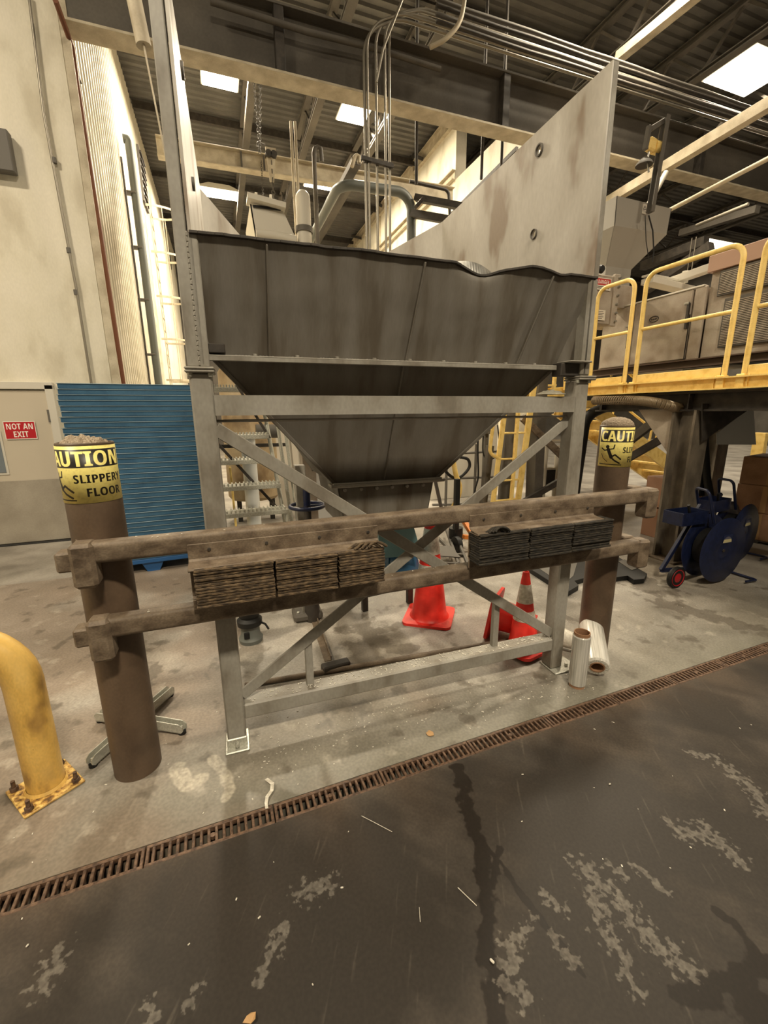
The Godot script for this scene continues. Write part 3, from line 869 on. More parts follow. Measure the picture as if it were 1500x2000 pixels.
func back_hall() -> void:
	# monorail beam with its hoist
	var a := Vector3(-0.651, 6.448, -10)
	var b := Vector3(5.488, 6.531, -10)
	var o := thing("monorail_beam", "cream monorail beam across the back, ending behind the hopper's left plate", "beam")
	put("web", MB.new().bar(a, b, 0.02, 0.3), M.cream_steel, o)
	put("flange", MB.new().bar(a + Vector3(0, 0.15, 0), b + Vector3(0, 0.15, 0), 0.2, 0.02), M.cream_steel, o)
	put("flange", MB.new().bar(a - Vector3(0, 0.15, 0), b - Vector3(0, 0.15, 0), 0.2, 0.02), M.cream_steel, o)
	for t in [0.24, 0.31]: put("splice_plate", MB.new().box(a.lerp(b, t) + Vector3(0, 0, 0.04), Vector3(0.03, 0.3, 0.09)), M.dusty_steel, o)
	var h := thing("chain_hoist", "small hoist trolley hanging on the cream monorail beam", "hoist", Vector3(1.369, 6.403, -9.8))
	put("side_plate", MB.new().plate([Vector3(-0.1, 0.28, 0), Vector3(0.1, 0.28, 0), Vector3(0.03, -0.3, 0), Vector3(-0.05, -0.3, 0)], Vector3(0, 0, 0.03)), M.cream_steel, h)
	put("wheel", MB.new().cyl(Vector3(-0.05, 0.16, 0.0), Vector3(-0.05, 0.16, 0.09), 0.06), M.dark_steel, h)
	put("wheel", MB.new().cyl(Vector3(0.05, 0.16, 0.0), Vector3(0.05, 0.16, 0.09), 0.06), M.dark_steel, h)
	put("arm", MB.new().tube(bend([Vector3(-0.1, 0.3, 0.02), Vector3(-0.25, 0.33, 0.02), Vector3(-0.25, 0.25, 0.02)], 0.04), 0.02, 6), M.dull_grey, h)
	chain(Vector3(1.373, 6.468, -9.79), Vector3(1.372, 5.098, -9.79), 0.1, "dark hoist chain hanging in front of the white chute")
	chain(Vector3(1.073, 8.476, -9.5), Vector3(1.126, 6.44, -9.5), 0.07, "fine chain on the left of the pair below the girder")
	chain(Vector3(1.289, 8.457, -9.5), Vector3(1.123, 6.407, -9.5), 0.07, "fine chain on the right of the pair below the girder")
	chain(Vector3(1.19, 6.496, -9.88), Vector3(1.175, 5.453, -9.88), 0.05, "thin chain hanging left of the dark hoist chain")
	# grey pipe: out of the depth, across and down
	var e := Vector3(2.324, 5.594, -8.3)
	var p := [Vector3(e.x, e.y, -21), e, Vector3(3.684, 5.643, -8.3), Vector3(3.741, 5.12, -8.3) * Vector3(1, 0, 1)]
	tag(put("process_pipe", MB.new().tube(bend(p, 0.28, 7), 0.085, 12), M.pipe_grey), "thick grey pipe turning across and down behind the hopper", "pipe")
	var t := Vector3(2.454, 5.772, -8)
	var tr := MB.new().ext(csec(0.1, 0.16, 0.015), t, Vector3(t.x, t.y, -21), Vector3.RIGHT)
	tag(put("cable_tray", tr, M.dusty_steel), "cable tray running back beside the thick grey pipe", "cable tray")
	tag(put("hooked_pipe", MB.new().tube([Vector3(2.453, 5.734, -8), Vector3(2.511, 5.885, -8), Vector3(2.548, 5.913, -8), Vector3(2.584, 5.897, -8), Vector3(2.582, 5.807, -8)], 0.035, 8), M.cream_steel), "short hooked pipe at the near end of the cable tray", "pipe")
	tag(put("vent_pipe", MB.new().tube([Vector3(1.97, 4.756, -8.6) * Vector3(1, 0, 1), Vector3(1.951, 5.167, -8.6), Vector3(1.948, 6.119, -8.6), Vector3(1.97, 6.2, -8.6), Vector3(2.017, 6.231, -8.6), Vector3(2.071, 6.217, -8.6), Vector3(2.081, 6.017, -8.6)], 0.04, 8), M.dusty_steel), "vertical pipe with a hairpin bend at its top, in front of the beam", "pipe")
	# pale chute and its stack
	var c := thing("white_chute", "tall white box chute showing just above the hopper's rim", "chute")
	var z0 := -8.0
	put("front_panel", MB.new().plate([Vector3(0.744, 4.943, -8), Vector3(1.257, 4.926, -8), Vector3(1.467, 4.501, -8), Vector3(1.467, 4.501, -8) * Vector3(1, 0, 1), Vector3(0.8, 4.424, -8) * Vector3(1, 0, 1), Vector3(0.8, 4.424, -8)], Vector3(0, 0, -0.02)), M.white_paint, c)
	put("side_panel", MB.new().plate([Vector3(0.744, 4.943, -8), Vector3(0.8, 4.424, -8), Vector3(0.8, 4.424, -8) * Vector3(1, 0, 1), Vector3(0.8, 4.424, -8) * Vector3(1, 0, 1) + Vector3(0, 0, -1.2), Vector3(0.8, 4.424, -8) + Vector3(0, 0, -1.2), Vector3(0.744, 4.943, -8) + Vector3(0, 0, -1.2)], Vector3(0.02, 0, 0)), M.white_paint, c)
	put("lid", MB.new().bar(Vector3(0.702, 5.009, -8), Vector3(1.291, 4.945, -8), 0.3, 0.08), M.white_paint, c)
	put("roll_edge", MB.new().tube([Vector3(0.803, 4.511, -7.95), Vector3(1.126, 4.513, -7.95), Vector3(1.441, 4.489, -7.95)], 0.07, 10), M.white_paint, c)
	for q in [[500, 375, 392], [528, 380, 398]]:
		put("stub", MB.new().bar(Vector3(0.862, 5.158, -8.1) if q[0] == 500 else Vector3(1.095, 5.163, -8.1), Vector3(0.853, 5.041, -8.1) if q[0] == 500 else Vector3(1.085, 5.015, -8.1), 0.04, 0.04), M.white_paint, c)
	put("band", MB.new().bar(Vector3(0.787, 4.913, -7.98), Vector3(1.221, 4.921, -7.98), 0.02, 0.035), M.black, c)
	var s := thing("vent_stack", "white round-topped vent stack beside the white chute", "stack", Vector3(1.596, 4.516, -8) * Vector3(1, 0, 1))
	var sy: float = Vector3(1.561, 4.512, -8).y
	put("tube", MB.new().lathe([Vector2(0.12, 0.0), Vector2(0.12, sy + 0.62), Vector2(0.11, sy + 0.68), Vector2(0.07, sy + 0.73), Vector2(0, sy + 0.75)], 20), M.white_paint, s)
	put("collar", MB.new().lathe([Vector2(0.13, sy + 0.12), Vector2(0.145, sy + 0.12), Vector2(0.145, sy + 0.2), Vector2(0.13, sy + 0.2)], 20), M.dull_grey, s)
	var k := 0
	for x in [572.0, 580.0]:
		var top := [Vector3(1.532, 5.616, -8.4), Vector3(1.602, 5.627, -8.4)][k] as Vector3
		tag(put("thin_pipe", MB.new().tube([top * Vector3(1, 0, 1), top + Vector3(0, 0.8, 0)], 0.025, 6), M.cream_steel), ["left", "right"][k] + " one of two thin cream pipes beside the vent stack", "pipe")
		k += 1
	var ht := Vector3(-0.271, 4.201, -4)
	tag(put("hanging_tube", MB.new().tube([ht + (Vector3(-0.299, 4.451, -4) - ht) * 3.6, Vector3(-0.299, 4.451, -4), ht], 0.05, 14), M.cream_steel), "pale round tube hanging down beside the left post's top", "tube")
	tag(put("hanging_strap", MB.new().bar(ht, Vector3(-0.207, 3.534, -4), 0.05, 0.012), M.cream_steel), "pale flat strap below the hanging round tube", "strap")
	# dark steel arms and rail loop over the right side plate
	var arms := thing("pipe_support", "two dark steel arms reaching from the grey pipe to the right plate", "bracket")
	put("arm", MB.new().bar(Vector3(3.733, 5.535, -8.2), Vector3(4.335, 5.197, -7.5), 0.14, 0.1), M.dark_steel, arms)
	put("arm", MB.new().bar(Vector3(3.673, 5.269, -8.2), Vector3(4.138, 4.956, -7.5), 0.14, 0.12), M.dark_steel, arms)
	put("gusset", MB.new().bar(Vector3(3.553, 5.206, -7.8), Vector3(3.69, 5.352, -7.8), 0.1, 0.06), M.dark_steel, arms)
	tag(put("rail_loop", MB.new().tube(bend([Vector3(3.608, 5.779, -8.2), Vector3(4.409, 5.758, -8.2), Vector3(4.456, 5.304, -8.2)], 0.1, 5), 0.03, 8), M.dark_steel), "dark rail loop above the two steel arms", "rail")
	var lab := ["left", "middle", "right"]
	k = 0
	for q in [[Vector3(3.322, 6.152, -7.3), Vector3(3.331, 5.306, -7.3)], [Vector3(4.477, 6.159, -7.2), Vector3(4.49, 5.513, -7.2)], [Vector3(4.839, 6.312, -7.2), Vector3(4.877, 5.725, -7.2)]]:
		tag(put("hanger_rod", MB.new().tube([q[0] * Vector3(1, 0, 1) + Vector3(0, 8.9, 0), q[1]], 0.025, 6), M.dark_steel), lab[k] + " of three dark hanger rods left of the tall right plate", "rod")
		k += 1
	# braces against the partition
	k = 0
	for q in [[Vector3(5.95, 11.909, -18.122), Vector3(5.95, 8.595, -12.64)], [Vector3(5.95, 9.498, -17.21), Vector3(5.95, 8.726, -15.96)], [Vector3(5.95, 10.724, -23.796), Vector3(5.95, 8.514, -18.353)], [Vector3(5.95, 6.729, -8.274), Vector3(5.95, 6.561, -10.925)]]:
		tag(put("wall_brace", MB.new().bar(q[0], q[1], 0.06, 0.08), M.dark_steel), ["long dark brace under the roof by the partition wall", "short dark brace below the thick grey pipe", "dark brace low on the partition just above the hopper rim", "dark rail slanting along the partition beside the right plate"][k], "brace")
		k += 1
	# dark drain pipe, conduits, ladder, signs on the left wall
	var d := thing("drain_pipe", "dark grey downpipe with an elbow top on the ribbed wall", "pipe")
	put("tube", MB.new().tube(bend([Vector3(-1.25, 6.75, -10.55), Vector3(-1.16, 6.75, -10.55), Vector3(-1.16, 0.02, -10.55)], 0.14, 6), 0.075, 14), M.pipe_grey, d)
	for y in [5.85, 4.9, 3.95, 2.9]: put("bracket", MB.new().box(Vector3(-1.25, y, -10.55), Vector3(0.22, 0.03, 0.18)), M.dull_grey, d)
	tag(put("wall_conduit", MB.new().tube([Vector3(-1.3, 6.35, -10.35), Vector3(-1.3, 0.02, -10.35)], 0.02, 6), M.dark_steel), "thin dark conduit beside the dark downpipe", "conduit")
	var rc := thing("red_conduit", "reddish brown conduit running up the ribbed wall by the corner", "conduit")
	put("tube", MB.new().tube([Vector3(-1.25, 5.987, -6.516), Vector3(-1.25, 5.917, -7.048), Vector3(-1.25, 5.562, -7.025), Vector3(-1.25, 0.02, -7.42)], 0.028, 8), M.red_brown, rc)
	for y in [5.7, 3.6]: put("clip", MB.new().box(Vector3(-1.29, y, -7.22), Vector3(0.1, 0.02, 0.12)), M.dusty_steel, rc)
	var gc := thing("grey_conduit", "slim grey conduit up the cream wall above the door", "conduit")
	put("tube", MB.new().tube([Vector3(-1.561, 2.154, -6.9) * Vector3(1, 0, 1) + Vector3(0, 0.9, 0), Vector3(-1.562, 3.211, -6.9), Vector3(-1.611, 5.116, -6.9), Vector3(-1.572, 6.221, -6.9)], 0.016, 8), M.conduit, gc)
	for q in [Vector3(-1.574, 3.204, -6.9), Vector3(-1.579, 4.645, -6.9), Vector3(-1.579, 3.682, -6.9)]: put("coupling", MB.new().cyl(q - Vector3(0, 0.03, 0), q + Vector3(0, 0.03, 0), 0.024, 8), M.dull_grey, gc)
	var lad := thing("caged_ladder", "cream caged ladder fixed to the ribbed wall behind the frame", "ladder", Vector3(-1.3, 0, -13.2))
	for z in [-0.22, 0.22]: put("rail", MB.new().bar(Vector3(0.15, 0.0, z), Vector3(0.15, 7.0, z), 0.06, 0.02), M.cream_steel, lad)
	var rung := MB.new().tube([Vector3(0.15, 0, -0.22), Vector3(0.15, 0, 0.22)], 0.014, 6).done()
	for i in 21: put("rung", rung, M.cream_steel, lad).position.y = 0.5 + 0.3 * i
	for i in 5:
		var q := []
		for j in 17:
			var an := PI * (j / 16.0) * 1.2 - PI * 0.1
			q.append(Vector3(0.25 + 0.55 * sin(an), 2.55 + 1.0 * i, -0.4 * cos(an)))
		var hm := MB.new()
		for j in 16: hm.bar(q[j], q[j + 1], 0.012, 0.05)
		put("hoop", hm, M.cream_steel, lad)
	for j in 5:
		var an := PI * (0.1 + 0.2 * j)
		put("strap", MB.new().bar(Vector3(0.25 + 0.55 * sin(an), 2.55, -0.4 * cos(an)), Vector3(0.25 + 0.55 * sin(an), 6.55, -0.4 * cos(an)), 0.03, 0.012), M.cream_steel, lad)
	var ds := MB.new().plate([Vector3(-1.31, 5.0, -14.9), Vector3(-1.31, 5.36, -15.2), Vector3(-1.31, 5.0, -15.5), Vector3(-1.31, 4.64, -15.2)], Vector3(0.02, 0, 0))
	var dd := thing("diamond_sign", "dark diamond shaped sign on the ribbed wall above the ladder hoops", "sign", Vector3(-1.31, 7.64, -20.547) - Vector3(-1.31, 5.0, -15.2))
	put("board", ds, M.dark_steel, dd)
	var vg := thing("wall_grille", "dark slatted grille high on the ribbed wall", "vent", Vector3(-1.31, 7.483, -13.855))
	put("frame", MB.new().box(Vector3.ZERO, Vector3(0.05, 1.2, 0.8)), M.dull_grey, vg)
	for i in 7: put("slat", MB.new().box(Vector3(0.04, -0.48 + 0.16 * i, 0), Vector3(0.05, 0.05, 0.7)), M.dark_steel, vg)

# ---------- the hopper on its frame (the subject) ----------
func hopper() -> void:
	var o := thing("loading_hopper", "large grey steel loading hopper on a braced four-sided frame", "hopper", Vector3(-0.109, 0, -2.05), -0.02823)
	var P: Material = M.frame_paint
	# posts
	for x in [0.0, 2.034]:
		var p := put("post", MB.new().box(Vector3(x + 0.046, 0.94, -0.05), Vector3(0.092, 1.856, 0.1), Basis.IDENTITY, 0.008), P, o)
		put("foot_plate", MB.new().box(Vector3(x + 0.046 + (0.05 if x > 1.0 else 0.0), 0.006, -0.03), Vector3(0.2 if x > 1.0 else 0.12, 0.012, 0.16)), M.galvanised, p)
		if x < 1.0: put("clip_angle", MB.new().box(Vector3(x + 0.046, 0.03, 0.008), Vector3(0.1, 0.06, 0.012)), M.galvanised, p)
		put("anchor_bolt", MB.new().bolt(Vector3(x + (0.125 if x > 1.0 else 0.046), 0.012 if x > 1.0 else 0.03, -0.0 if x > 1.0 else 0.014), Vector3.UP if x > 1.0 else Vector3.BACK, 0.012, 0.02), M.galvanised, p)
	# bolted splice plates and the upper posts
	for x in [0.0, 2.034]:
		var j := put("splice_plate", MB.new().box(Vector3(x + 0.046 + (0.015 if x > 1.0 else 0.0), 1.872, -0.045), Vector3(0.118, 0.011, 0.135)), P, o)
		put("splice_plate", MB.new().box(Vector3(x + 0.046 + (0.015 if x > 1.0 else 0.0), 1.885, -0.045), Vector3(0.118, 0.011, 0.135)), P, o)
		for s in [-0.04, 0.04]:
			put("bolt", MB.new().bolt(Vector3(x + 0.046 + s, 1.8665, 0.0), Vector3.DOWN, 0.011, 0.016), M.galvanised, j)
	var up := MB.new()
	up.box(Vector3(0.024, 2.63, -0.04), Vector3(0.048, 1.478, 0.08), Basis.IDENTITY, 0.004)
	put("upper_post", up, P, o)
	put("upper_post_leg", MB.new().box(Vector3(0.068, 2.145, -0.015), Vector3(0.04, 0.508, 0.03), Basis.IDENTITY, 0.004), P, o)
	var bead := MB.new()
	for i in 26: bead.box(Vector3(0.0485, 1.905 + 0.0195 * i, 0.0), Vector3(0.008, 0.02, 0.008), Basis(Vector3.FORWARD, 0.2 * sin(i * 2.0)))
	put("weld_bead", bead, P, o)
	put("upper_post", MB.new().box(Vector3(2.092, 2.145, -0.04), Vector3(0.064, 0.508, 0.08), Basis.IDENTITY, 0.01), P, o)
	put("edge_angle", MB.new().ext(lsec(0.032, 0.05, 0.01), Vector3(2.083, 2.4, 0.0), Vector3(2.083, 3.378, 0.0), Vector3(0, 0, -1)), P, o)
	# beams
	put("mid_beam", MB.new().ext(csec(0.06, 0.087, 0.009), Vector3(0.092, 1.689, 0.0), Vector3(2.034, 1.689, 0.0)), P, o)
	put("inner_angle", MB.new().box(Vector3(1.06, 1.665, -0.075), Vector3(1.94, 0.012, 0.05)), P, o)
	put("bottom_beam", MB.new().box(Vector3(1.063, 0.193, -0.05), Vector3(1.942, 0.086, 0.1), Basis.IDENTITY, 0.008), P, o)
	# crossed braces and short struts
	put("brace", MB.new().bar(Vector3(0.085, 1.632, -0.03), Vector3(2.04, 0.262, -0.03), 0.012, 0.062, Vector3.UP), P, o)
	put("brace", MB.new().bar(Vector3(2.04, 1.642, -0.048), Vector3(0.085, 0.262, -0.048), 0.012, 0.06, Vector3.UP), P, o)
	put("strut", MB.new().bar(Vector3(0.447, 0.232, -0.07), Vector3(0.447, 0.5, -0.07), 0.035, 0.04), P, o)
	put("strut", MB.new().bar(Vector3(1.625, 0.232, -0.07), Vector3(1.625, 0.545, -0.07), 0.035, 0.04), P, o)
	# side plates: tall at the front, tapering in behind
	var hole_y := [3.254, 2.794]
	for side in 2:
		var x := 0.054 if side == 0 else 2.074
		var T := Vector3(0.012, 0, 0)
		var zs := -0.53
		var front := [Vector3(x, 2.4, 0), Vector3(x, 3.378, 0), Vector3(x, 3.372, zs)]
		var rear := [Vector3(x, 2.0, zs), ]
		for hy in hole_y:
			for k in 9:
				var an := PI * k / 8.0
				front.append(Vector3(x, hy + 0.026 * cos(an), zs + 0.026 * sin(an)))
		front.append(Vector3(x, 2.4, zs))
		var rr := [Vector3(x, 2.4, zs)]
		for hy in [2.794, 3.254]:
			for k in 9:
				var an := PI * k / 8.0
				rr.append(Vector3(x, hy - 0.026 * cos(an), zs - 0.026 * sin(an)))
		rr.append_array([Vector3(x, 3.372, zs), Vector3(x, 3.352, -1.86), Vector3(x, 2.4, -1.86)])
		put("lower_plate_shaded", MB.new().plate([Vector3(x, 1.9, 0), Vector3(x, 2.4, 0), Vector3(x, 2.4, -1.86), Vector3(x, 2.3, -1.86), Vector3(x, 1.95, -0.53)], T), M.frame_paint_shaded, o)  # this part lies in shadow; its shade is painted in with the darker grey
		var m := MB.new()
		m.plate(front, T)
		m.plate(rr, T)
		var sp := put("side_plate", m, M.frame_paint_lit, o)
		for hy in hole_y:
			var ring := MB.new()
			var nn := 0.008 if hy > 3.0 else 0.003
			ring.lathe([Vector2(0.026, 0), Vector2(0.026 + nn, 0), Vector2(0.026 + nn, 0.012), Vector2(0.026, 0.012), Vector2(0.026, 0)], 20, MB.stand(Vector3(x + (0.012 if side == 0 else 0.0), hy, zs), Vector3(1 if side == 0 else -1, 0, 0)))
			put("hole_rim", ring, M.dull_grey, sp)
		var xi := 0.36 if side == 0 else 1.77
		put("wing_plate", MB.new().plate([Vector3(x, 3.352, -1.86), Vector3(xi, 3.27, -2.5), Vector3(xi, 2.3, -2.5), Vector3(x, 2.3, -1.86)], Vector3(0, 0, -0.012)), M.frame_paint_lit, o)
	put("back_plate", MB.new().plate([Vector3(0.36, 2.95, -2.5), Vector3(1.77, 2.95, -2.5), Vector3(1.45, 1.285, -1.1), Vector3(0.68, 1.285, -1.1)], Vector3(0, -0.01, -0.008)), M.frame_paint_shaded, o)
	# front panel, its upper lip hammered out of line
	var nx := 64
	var ny := 14
	var wob := noise(77, 0.9, 3)
	var lip := func(u: float) -> Vector2:
		var dip := -0.034 * exp(-pow((u - 0.655) / 0.05, 2.0)) + 0.012 * exp(-pow((u - 0.79) / 0.04, 2.0)) - 0.01 * exp(-pow((u - 0.88) / 0.02, 2.0))
		var out := -0.05 * exp(-pow((u - 0.655) / 0.06, 2.0)) + 0.02 * exp(-pow((u - 0.8) / 0.05, 2.0)) + 0.008 * wob.get_noise_1d(u * 20.0)
		return Vector2(dip + 0.006 * wob.get_noise_1d(u * 9.0 + 40.0), out)
	var grid := []
	for j in ny + 1:
		var row := []
		var v := j / float(ny)
		for i in nx + 1:
			var u := i / float(nx)
			var l: Vector2 = lip.call(u)
			var k := exp(-v * 9.0)
			var x := lerpf(lerpf(0.058, 2.106, u), lerpf(0.09, 1.98, u), v)
			var bow := 0.006 * wob.get_noise_2d(u * 3.0, v * 2.0)
			row.append(Vector3(x, lerpf(2.405, 1.952, v) + l.x * k, lerpf(0.0, -0.13, v) + l.y * k + bow))
		grid.append(row)
	var m := MB.new()
	m.st.set_smooth_group(1)
	for j in ny:
		for i in nx:
			m.quad(grid[j + 1][i], grid[j + 1][i + 1], grid[j][i + 1], grid[j][i])
	for j in ny:
		for i in nx:
			var d := Vector3(0, 0, -0.01)
			m.quad(grid[j][i] + d, grid[j][i + 1] + d, grid[j + 1][i + 1] + d, grid[j + 1][i] + d)
	m.st.set_smooth_group(-1)
	put("front_panel", m, M.frame_paint_shaded, o)
	# the folded rim along its top, bright where it has been rubbed
	var rim := MB.new()
	var shiny := MB.new()
	for i in nx:
		var a: Vector3 = grid[0][i]
		var b: Vector3 = grid[0][i + 1]
		var u := i / float(nx)
		var t := rim
		t.bar(a + Vector3(0, -0.004, 0.004), b + Vector3(0.002, -0.004, 0.004), 0.018, 0.012, Vector3.UP, 0.002)
	# the bright strip of liner laid bare behind the dip
	for i in 28:
		var u0 := i / 28.0
		var u1 := (i + 1) / 28.0
		var f := func(u: float, k: float) -> Vector3: return Vector3(lerpf(1.17, 1.56, u), 2.388 + (0.052 * sin(PI * clampf(u * 1.1, 0.0, 1.0)) + 0.004) * k, -0.075 - 0.02 * k - 0.01 * sin(u * 7.0))
		shiny.quad(f.call(u0, -1.0), f.call(u1, -1.0), f.call(u1, 1.0), f.call(u0, 1.0))
	put("rim", rim, M.dark_steel, o)
	put("bare_liner", shiny, M.bright_steel, o).set_meta("label", "bright bare metal behind the dip in the rim")
	for s in [[0.355, 0.346], [1.079, 1.028], [1.812, 1.701]]:
		put("stiffener", MB.new().bar(Vector3(s[0], 2.385, 0.004), Vector3(s[1], 1.955, -0.118), 0.009, 0.024, Vector3.BACK), M.frame_paint_shaded, o)
	# ledge angle under the panel with stitch welds and bolts
	var ledge := put("ledge_angle", MB.new().box(Vector3(1.03, 1.945, -0.1), Vector3(1.9, 0.01, 0.08)).box(Vector3(1.03, 1.934, -0.064), Vector3(1.9, 0.022, 0.008)), M.frame_paint, o)
	var st := MB.new()
	for i in 14:
		var x := 0.2 + i * 0.125 + 0.02 * sin(i * 5.0)
		for k in 5: st.box(Vector3(x + k * 0.014, 1.953, -0.118), Vector3(0.016, 0.009, 0.012), Basis(Vector3.UP, 0.3 * sin(k * 3.0 + i)))
	put("stitch_weld", st, M.bright_steel, ledge)
	for i in 9: put("bolt", MB.new().bolt(Vector3(0.28 + i * 0.19, 1.95, -0.085), Vector3.UP, 0.011, 0.01), M.frame_paint, ledge)
	put("end_bracket", MB.new().box(Vector3(0.12, 1.975, -0.1), Vector3(0.07, 0.04, 0.09)), M.dark_steel, o)
	put("end_bracket", MB.new().box(Vector3(2.0, 1.925, -0.06), Vector3(0.13, 0.07, 0.08)), M.dark_steel, o)
	put("end_bracket", MB.new().box(Vector3(2.03, 1.965, -0.03), Vector3(0.15, 0.01, 0.12)), P, o)
	# funnel
	var q := [Vector3(0.1, 1.94, -0.14), Vector3(1.975, 1.94, -0.14), Vector3(1.365, 1.285, -0.42), Vector3(0.70, 1.285, -0.42), Vector3(0.1, 2.3, -1.86), Vector3(1.975, 2.3, -1.86), Vector3(1.45, 1.285, -1.1), Vector3(0.68, 1.285, -1.1)]
	put("funnel_front", MB.new().plate([q[0], q[1], q[2], q[3]], Vector3(0, -0.004, -0.009)), M.frame_paint_shaded, o)
	put("funnel_side", MB.new().plate([q[0], q[3], q[7], q[4]], Vector3(0.006, 0.006, 0)), M.frame_paint_shaded, o)
	put("funnel_side", MB.new().plate([q[1], q[2], q[6], q[5]], Vector3(-0.006, 0.006, 0)), M.frame_paint_shaded, o)
	put("stiffener", MB.new().bar(Vector3(1.025, 1.935, -0.135), Vector3(1.005, 1.30, -0.405), 0.009, 0.024, Vector3.BACK), M.frame_paint_shaded, o)
	for e in [[q[0], q[3]], [q[1], q[2]]]:
		put("corner_angle", MB.new().bar(e[0] + Vector3(0, 0, 0.004), e[1] + Vector3(0, 0, 0.004), 0.02, 0.012, Vector3.BACK), M.frame_paint_shaded, o)
	# neck flange with bolts and the chute below it
	var nf := put("neck_flange", MB.new().box(Vector3(1.03, 1.277, -0.40), Vector3(0.73, 0.018, 0.09)), P, o)
	put("flange_lip", MB.new().box(Vector3(1.03, 1.29, -0.372), Vector3(0.70, 0.012, 0.02)), P, nf)
	for x in [0.76, 0.86, 0.96, 1.06, 1.16, 1.27]: put("bolt", MB.new().bolt(Vector3(x, 1.245, -0.418), Vector3.BACK, 0.012, 0.014), P, nf)
	put("chute", MB.new().plate([Vector3(0.715, 1.27, -0.42), Vector3(1.345, 1.27, -0.42), Vector3(1.30, 0.99, -0.43), Vector3(0.76, 0.99, -0.43)], Vector3(0, 0, -0.01)), M.frame_paint_shaded, o)
	put("chute_side", MB.new().plate([Vector3(0.715, 1.27, -0.42), Vector3(0.76, 0.99, -0.43), Vector3(0.76, 0.99, -1.05), Vector3(0.715, 1.27, -1.05)], Vector3(0.01, 0, 0)), M.frame_paint_shaded, o)
	put("chute_side", MB.new().plate([Vector3(1.345, 1.27, -0.42), Vector3(1.30, 0.99, -0.43), Vector3(1.30, 0.99, -1.05), Vector3(1.345, 1.27, -1.05)], Vector3(-0.01, 0, 0)), M.frame_paint_shaded, o)
	# rear legs under the funnel
	for x in [0.62, 1.52]:
		if x > 1.0: continue
		var l := put("rear_leg", MB.new().box(Vector3(x, 0.66, -1.33), Vector3(0.08, 1.28, 0.08)), P, o)
		put("shoe", MB.new().box(Vector3(x, 0.04, -1.33), Vector3(0.24, 0.07, 0.2), Basis.IDENTITY, 0.02), M.dusty_steel, l)
		for s in [-0.08, 0.08]: put("shoe_bolt", MB.new().bolt(Vector3(x + s, 0.075, -1.28), Vector3.UP), M.galvanised, l)
	tag(put("wrapping_scrap", scrap(Vector3(1.776, 1.789, -2.03), 0.11, 0.018), M.clear_scrap), "crumpled clear film lying on the hopper's cross beam", "plastic film")

func scrap(c: Vector3, r: float, h: float) -> MB:
	var m := MB.new()
	var n := noise(int(c.x * 100.0) + 5, 0.8, 3)
	m.st.set_smooth_group(1)
	var g := []
	for j in 9:
		var row := []
		for i in 17:
			var a := TAU * i / 16.0
			var rr := r * j / 8.0 * (1.0 + 0.35 * n.get_noise_2d(cos(a) * 3.0, sin(a) * 3.0))
			row.append(c + Vector3(cos(a) * rr, h * (1.0 - pow(j / 8.0, 2.0)) * (1.0 + n.get_noise_2d(cos(a) * rr * 40.0, sin(a) * rr * 40.0)), sin(a) * rr * 0.5))
		g.append(row)
	for j in 8:
		for i in 16: m.quad(g[j][i], g[j][i + 1], g[j + 1][i + 1], g[j + 1][i])
	for i in 16: m.tri(g[8][i] , g[8][i + 1], c)
	return m

# ---------- guard rail, bollards, bumpers ----------
func caution_sign() -> StandardMaterial3D:
	var w := 840
	var h := 600
	var img := Image.create(w, h, false, Image.FORMAT_RGB8)
	var ye := c8(250, 236, 142)
	var bk := c8(26, 23, 20)
	img.fill(ye)
	img.fill_rect(Rect2i(14, 34, w - 28, 190), bk)
	for o in [Vector2(-3, 0), Vector2(3, 0), Vector2.ZERO]: words(img, "CAUTION", Rect2(Vector2(38, 50) + o, Vector2(w - 76, 158)), ye)
	for o in [Vector2(-1, 0), Vector2(1, 0)]:
		words(img, "SLIPPERY", Rect2(Vector2(366, 296) + o, Vector2(440, 90)), bk)
		words(img, "FLOOR", Rect2(Vector2(462, 440) + o, Vector2(312, 90)), bk)
	# a figure losing its footing
	disc(img, Vector2(150, 292), 26, bk)
	line(img, [Vector2(162, 330), Vector2(190, 400), Vector2(214, 452)], 46, bk)
	line(img, [Vector2(165, 335), Vector2(110, 350), Vector2(60, 318)], 17, bk)
	line(img, [Vector2(172, 332), Vector2(236, 320), Vector2(246, 262)], 17, bk)
	line(img, [Vector2(210, 450), Vector2(262, 412), Vector2(344, 478)], 22, bk)
	line(img, [Vector2(212, 455), Vector2(262, 500), Vector2(330, 540)], 22, bk)
	line(img, [Vector2(64, 404), Vector2(96, 470), Vector2(160, 520)], 9, bk)
	line(img, [Vector2(40, 560), Vector2(360, 566)], 13, bk)
	var n := noise(61, 0.02, 4)
	var n2 := noise(62, 0.25, 2)
	for y in h:
		for x in w:
			var c := img.get_pixel(x, y)
			var d := clampf(n.get_noise_2d(x, y) * 0.5, 0.0, 0.25) + (0.35 if n2.get_noise_2d(x, y) > 0.62 else 0.0)
			img.set_pixel(x, y, c.lerp(c8(150, 128, 84), d * 0.5))
	return printed(img, 0.4)

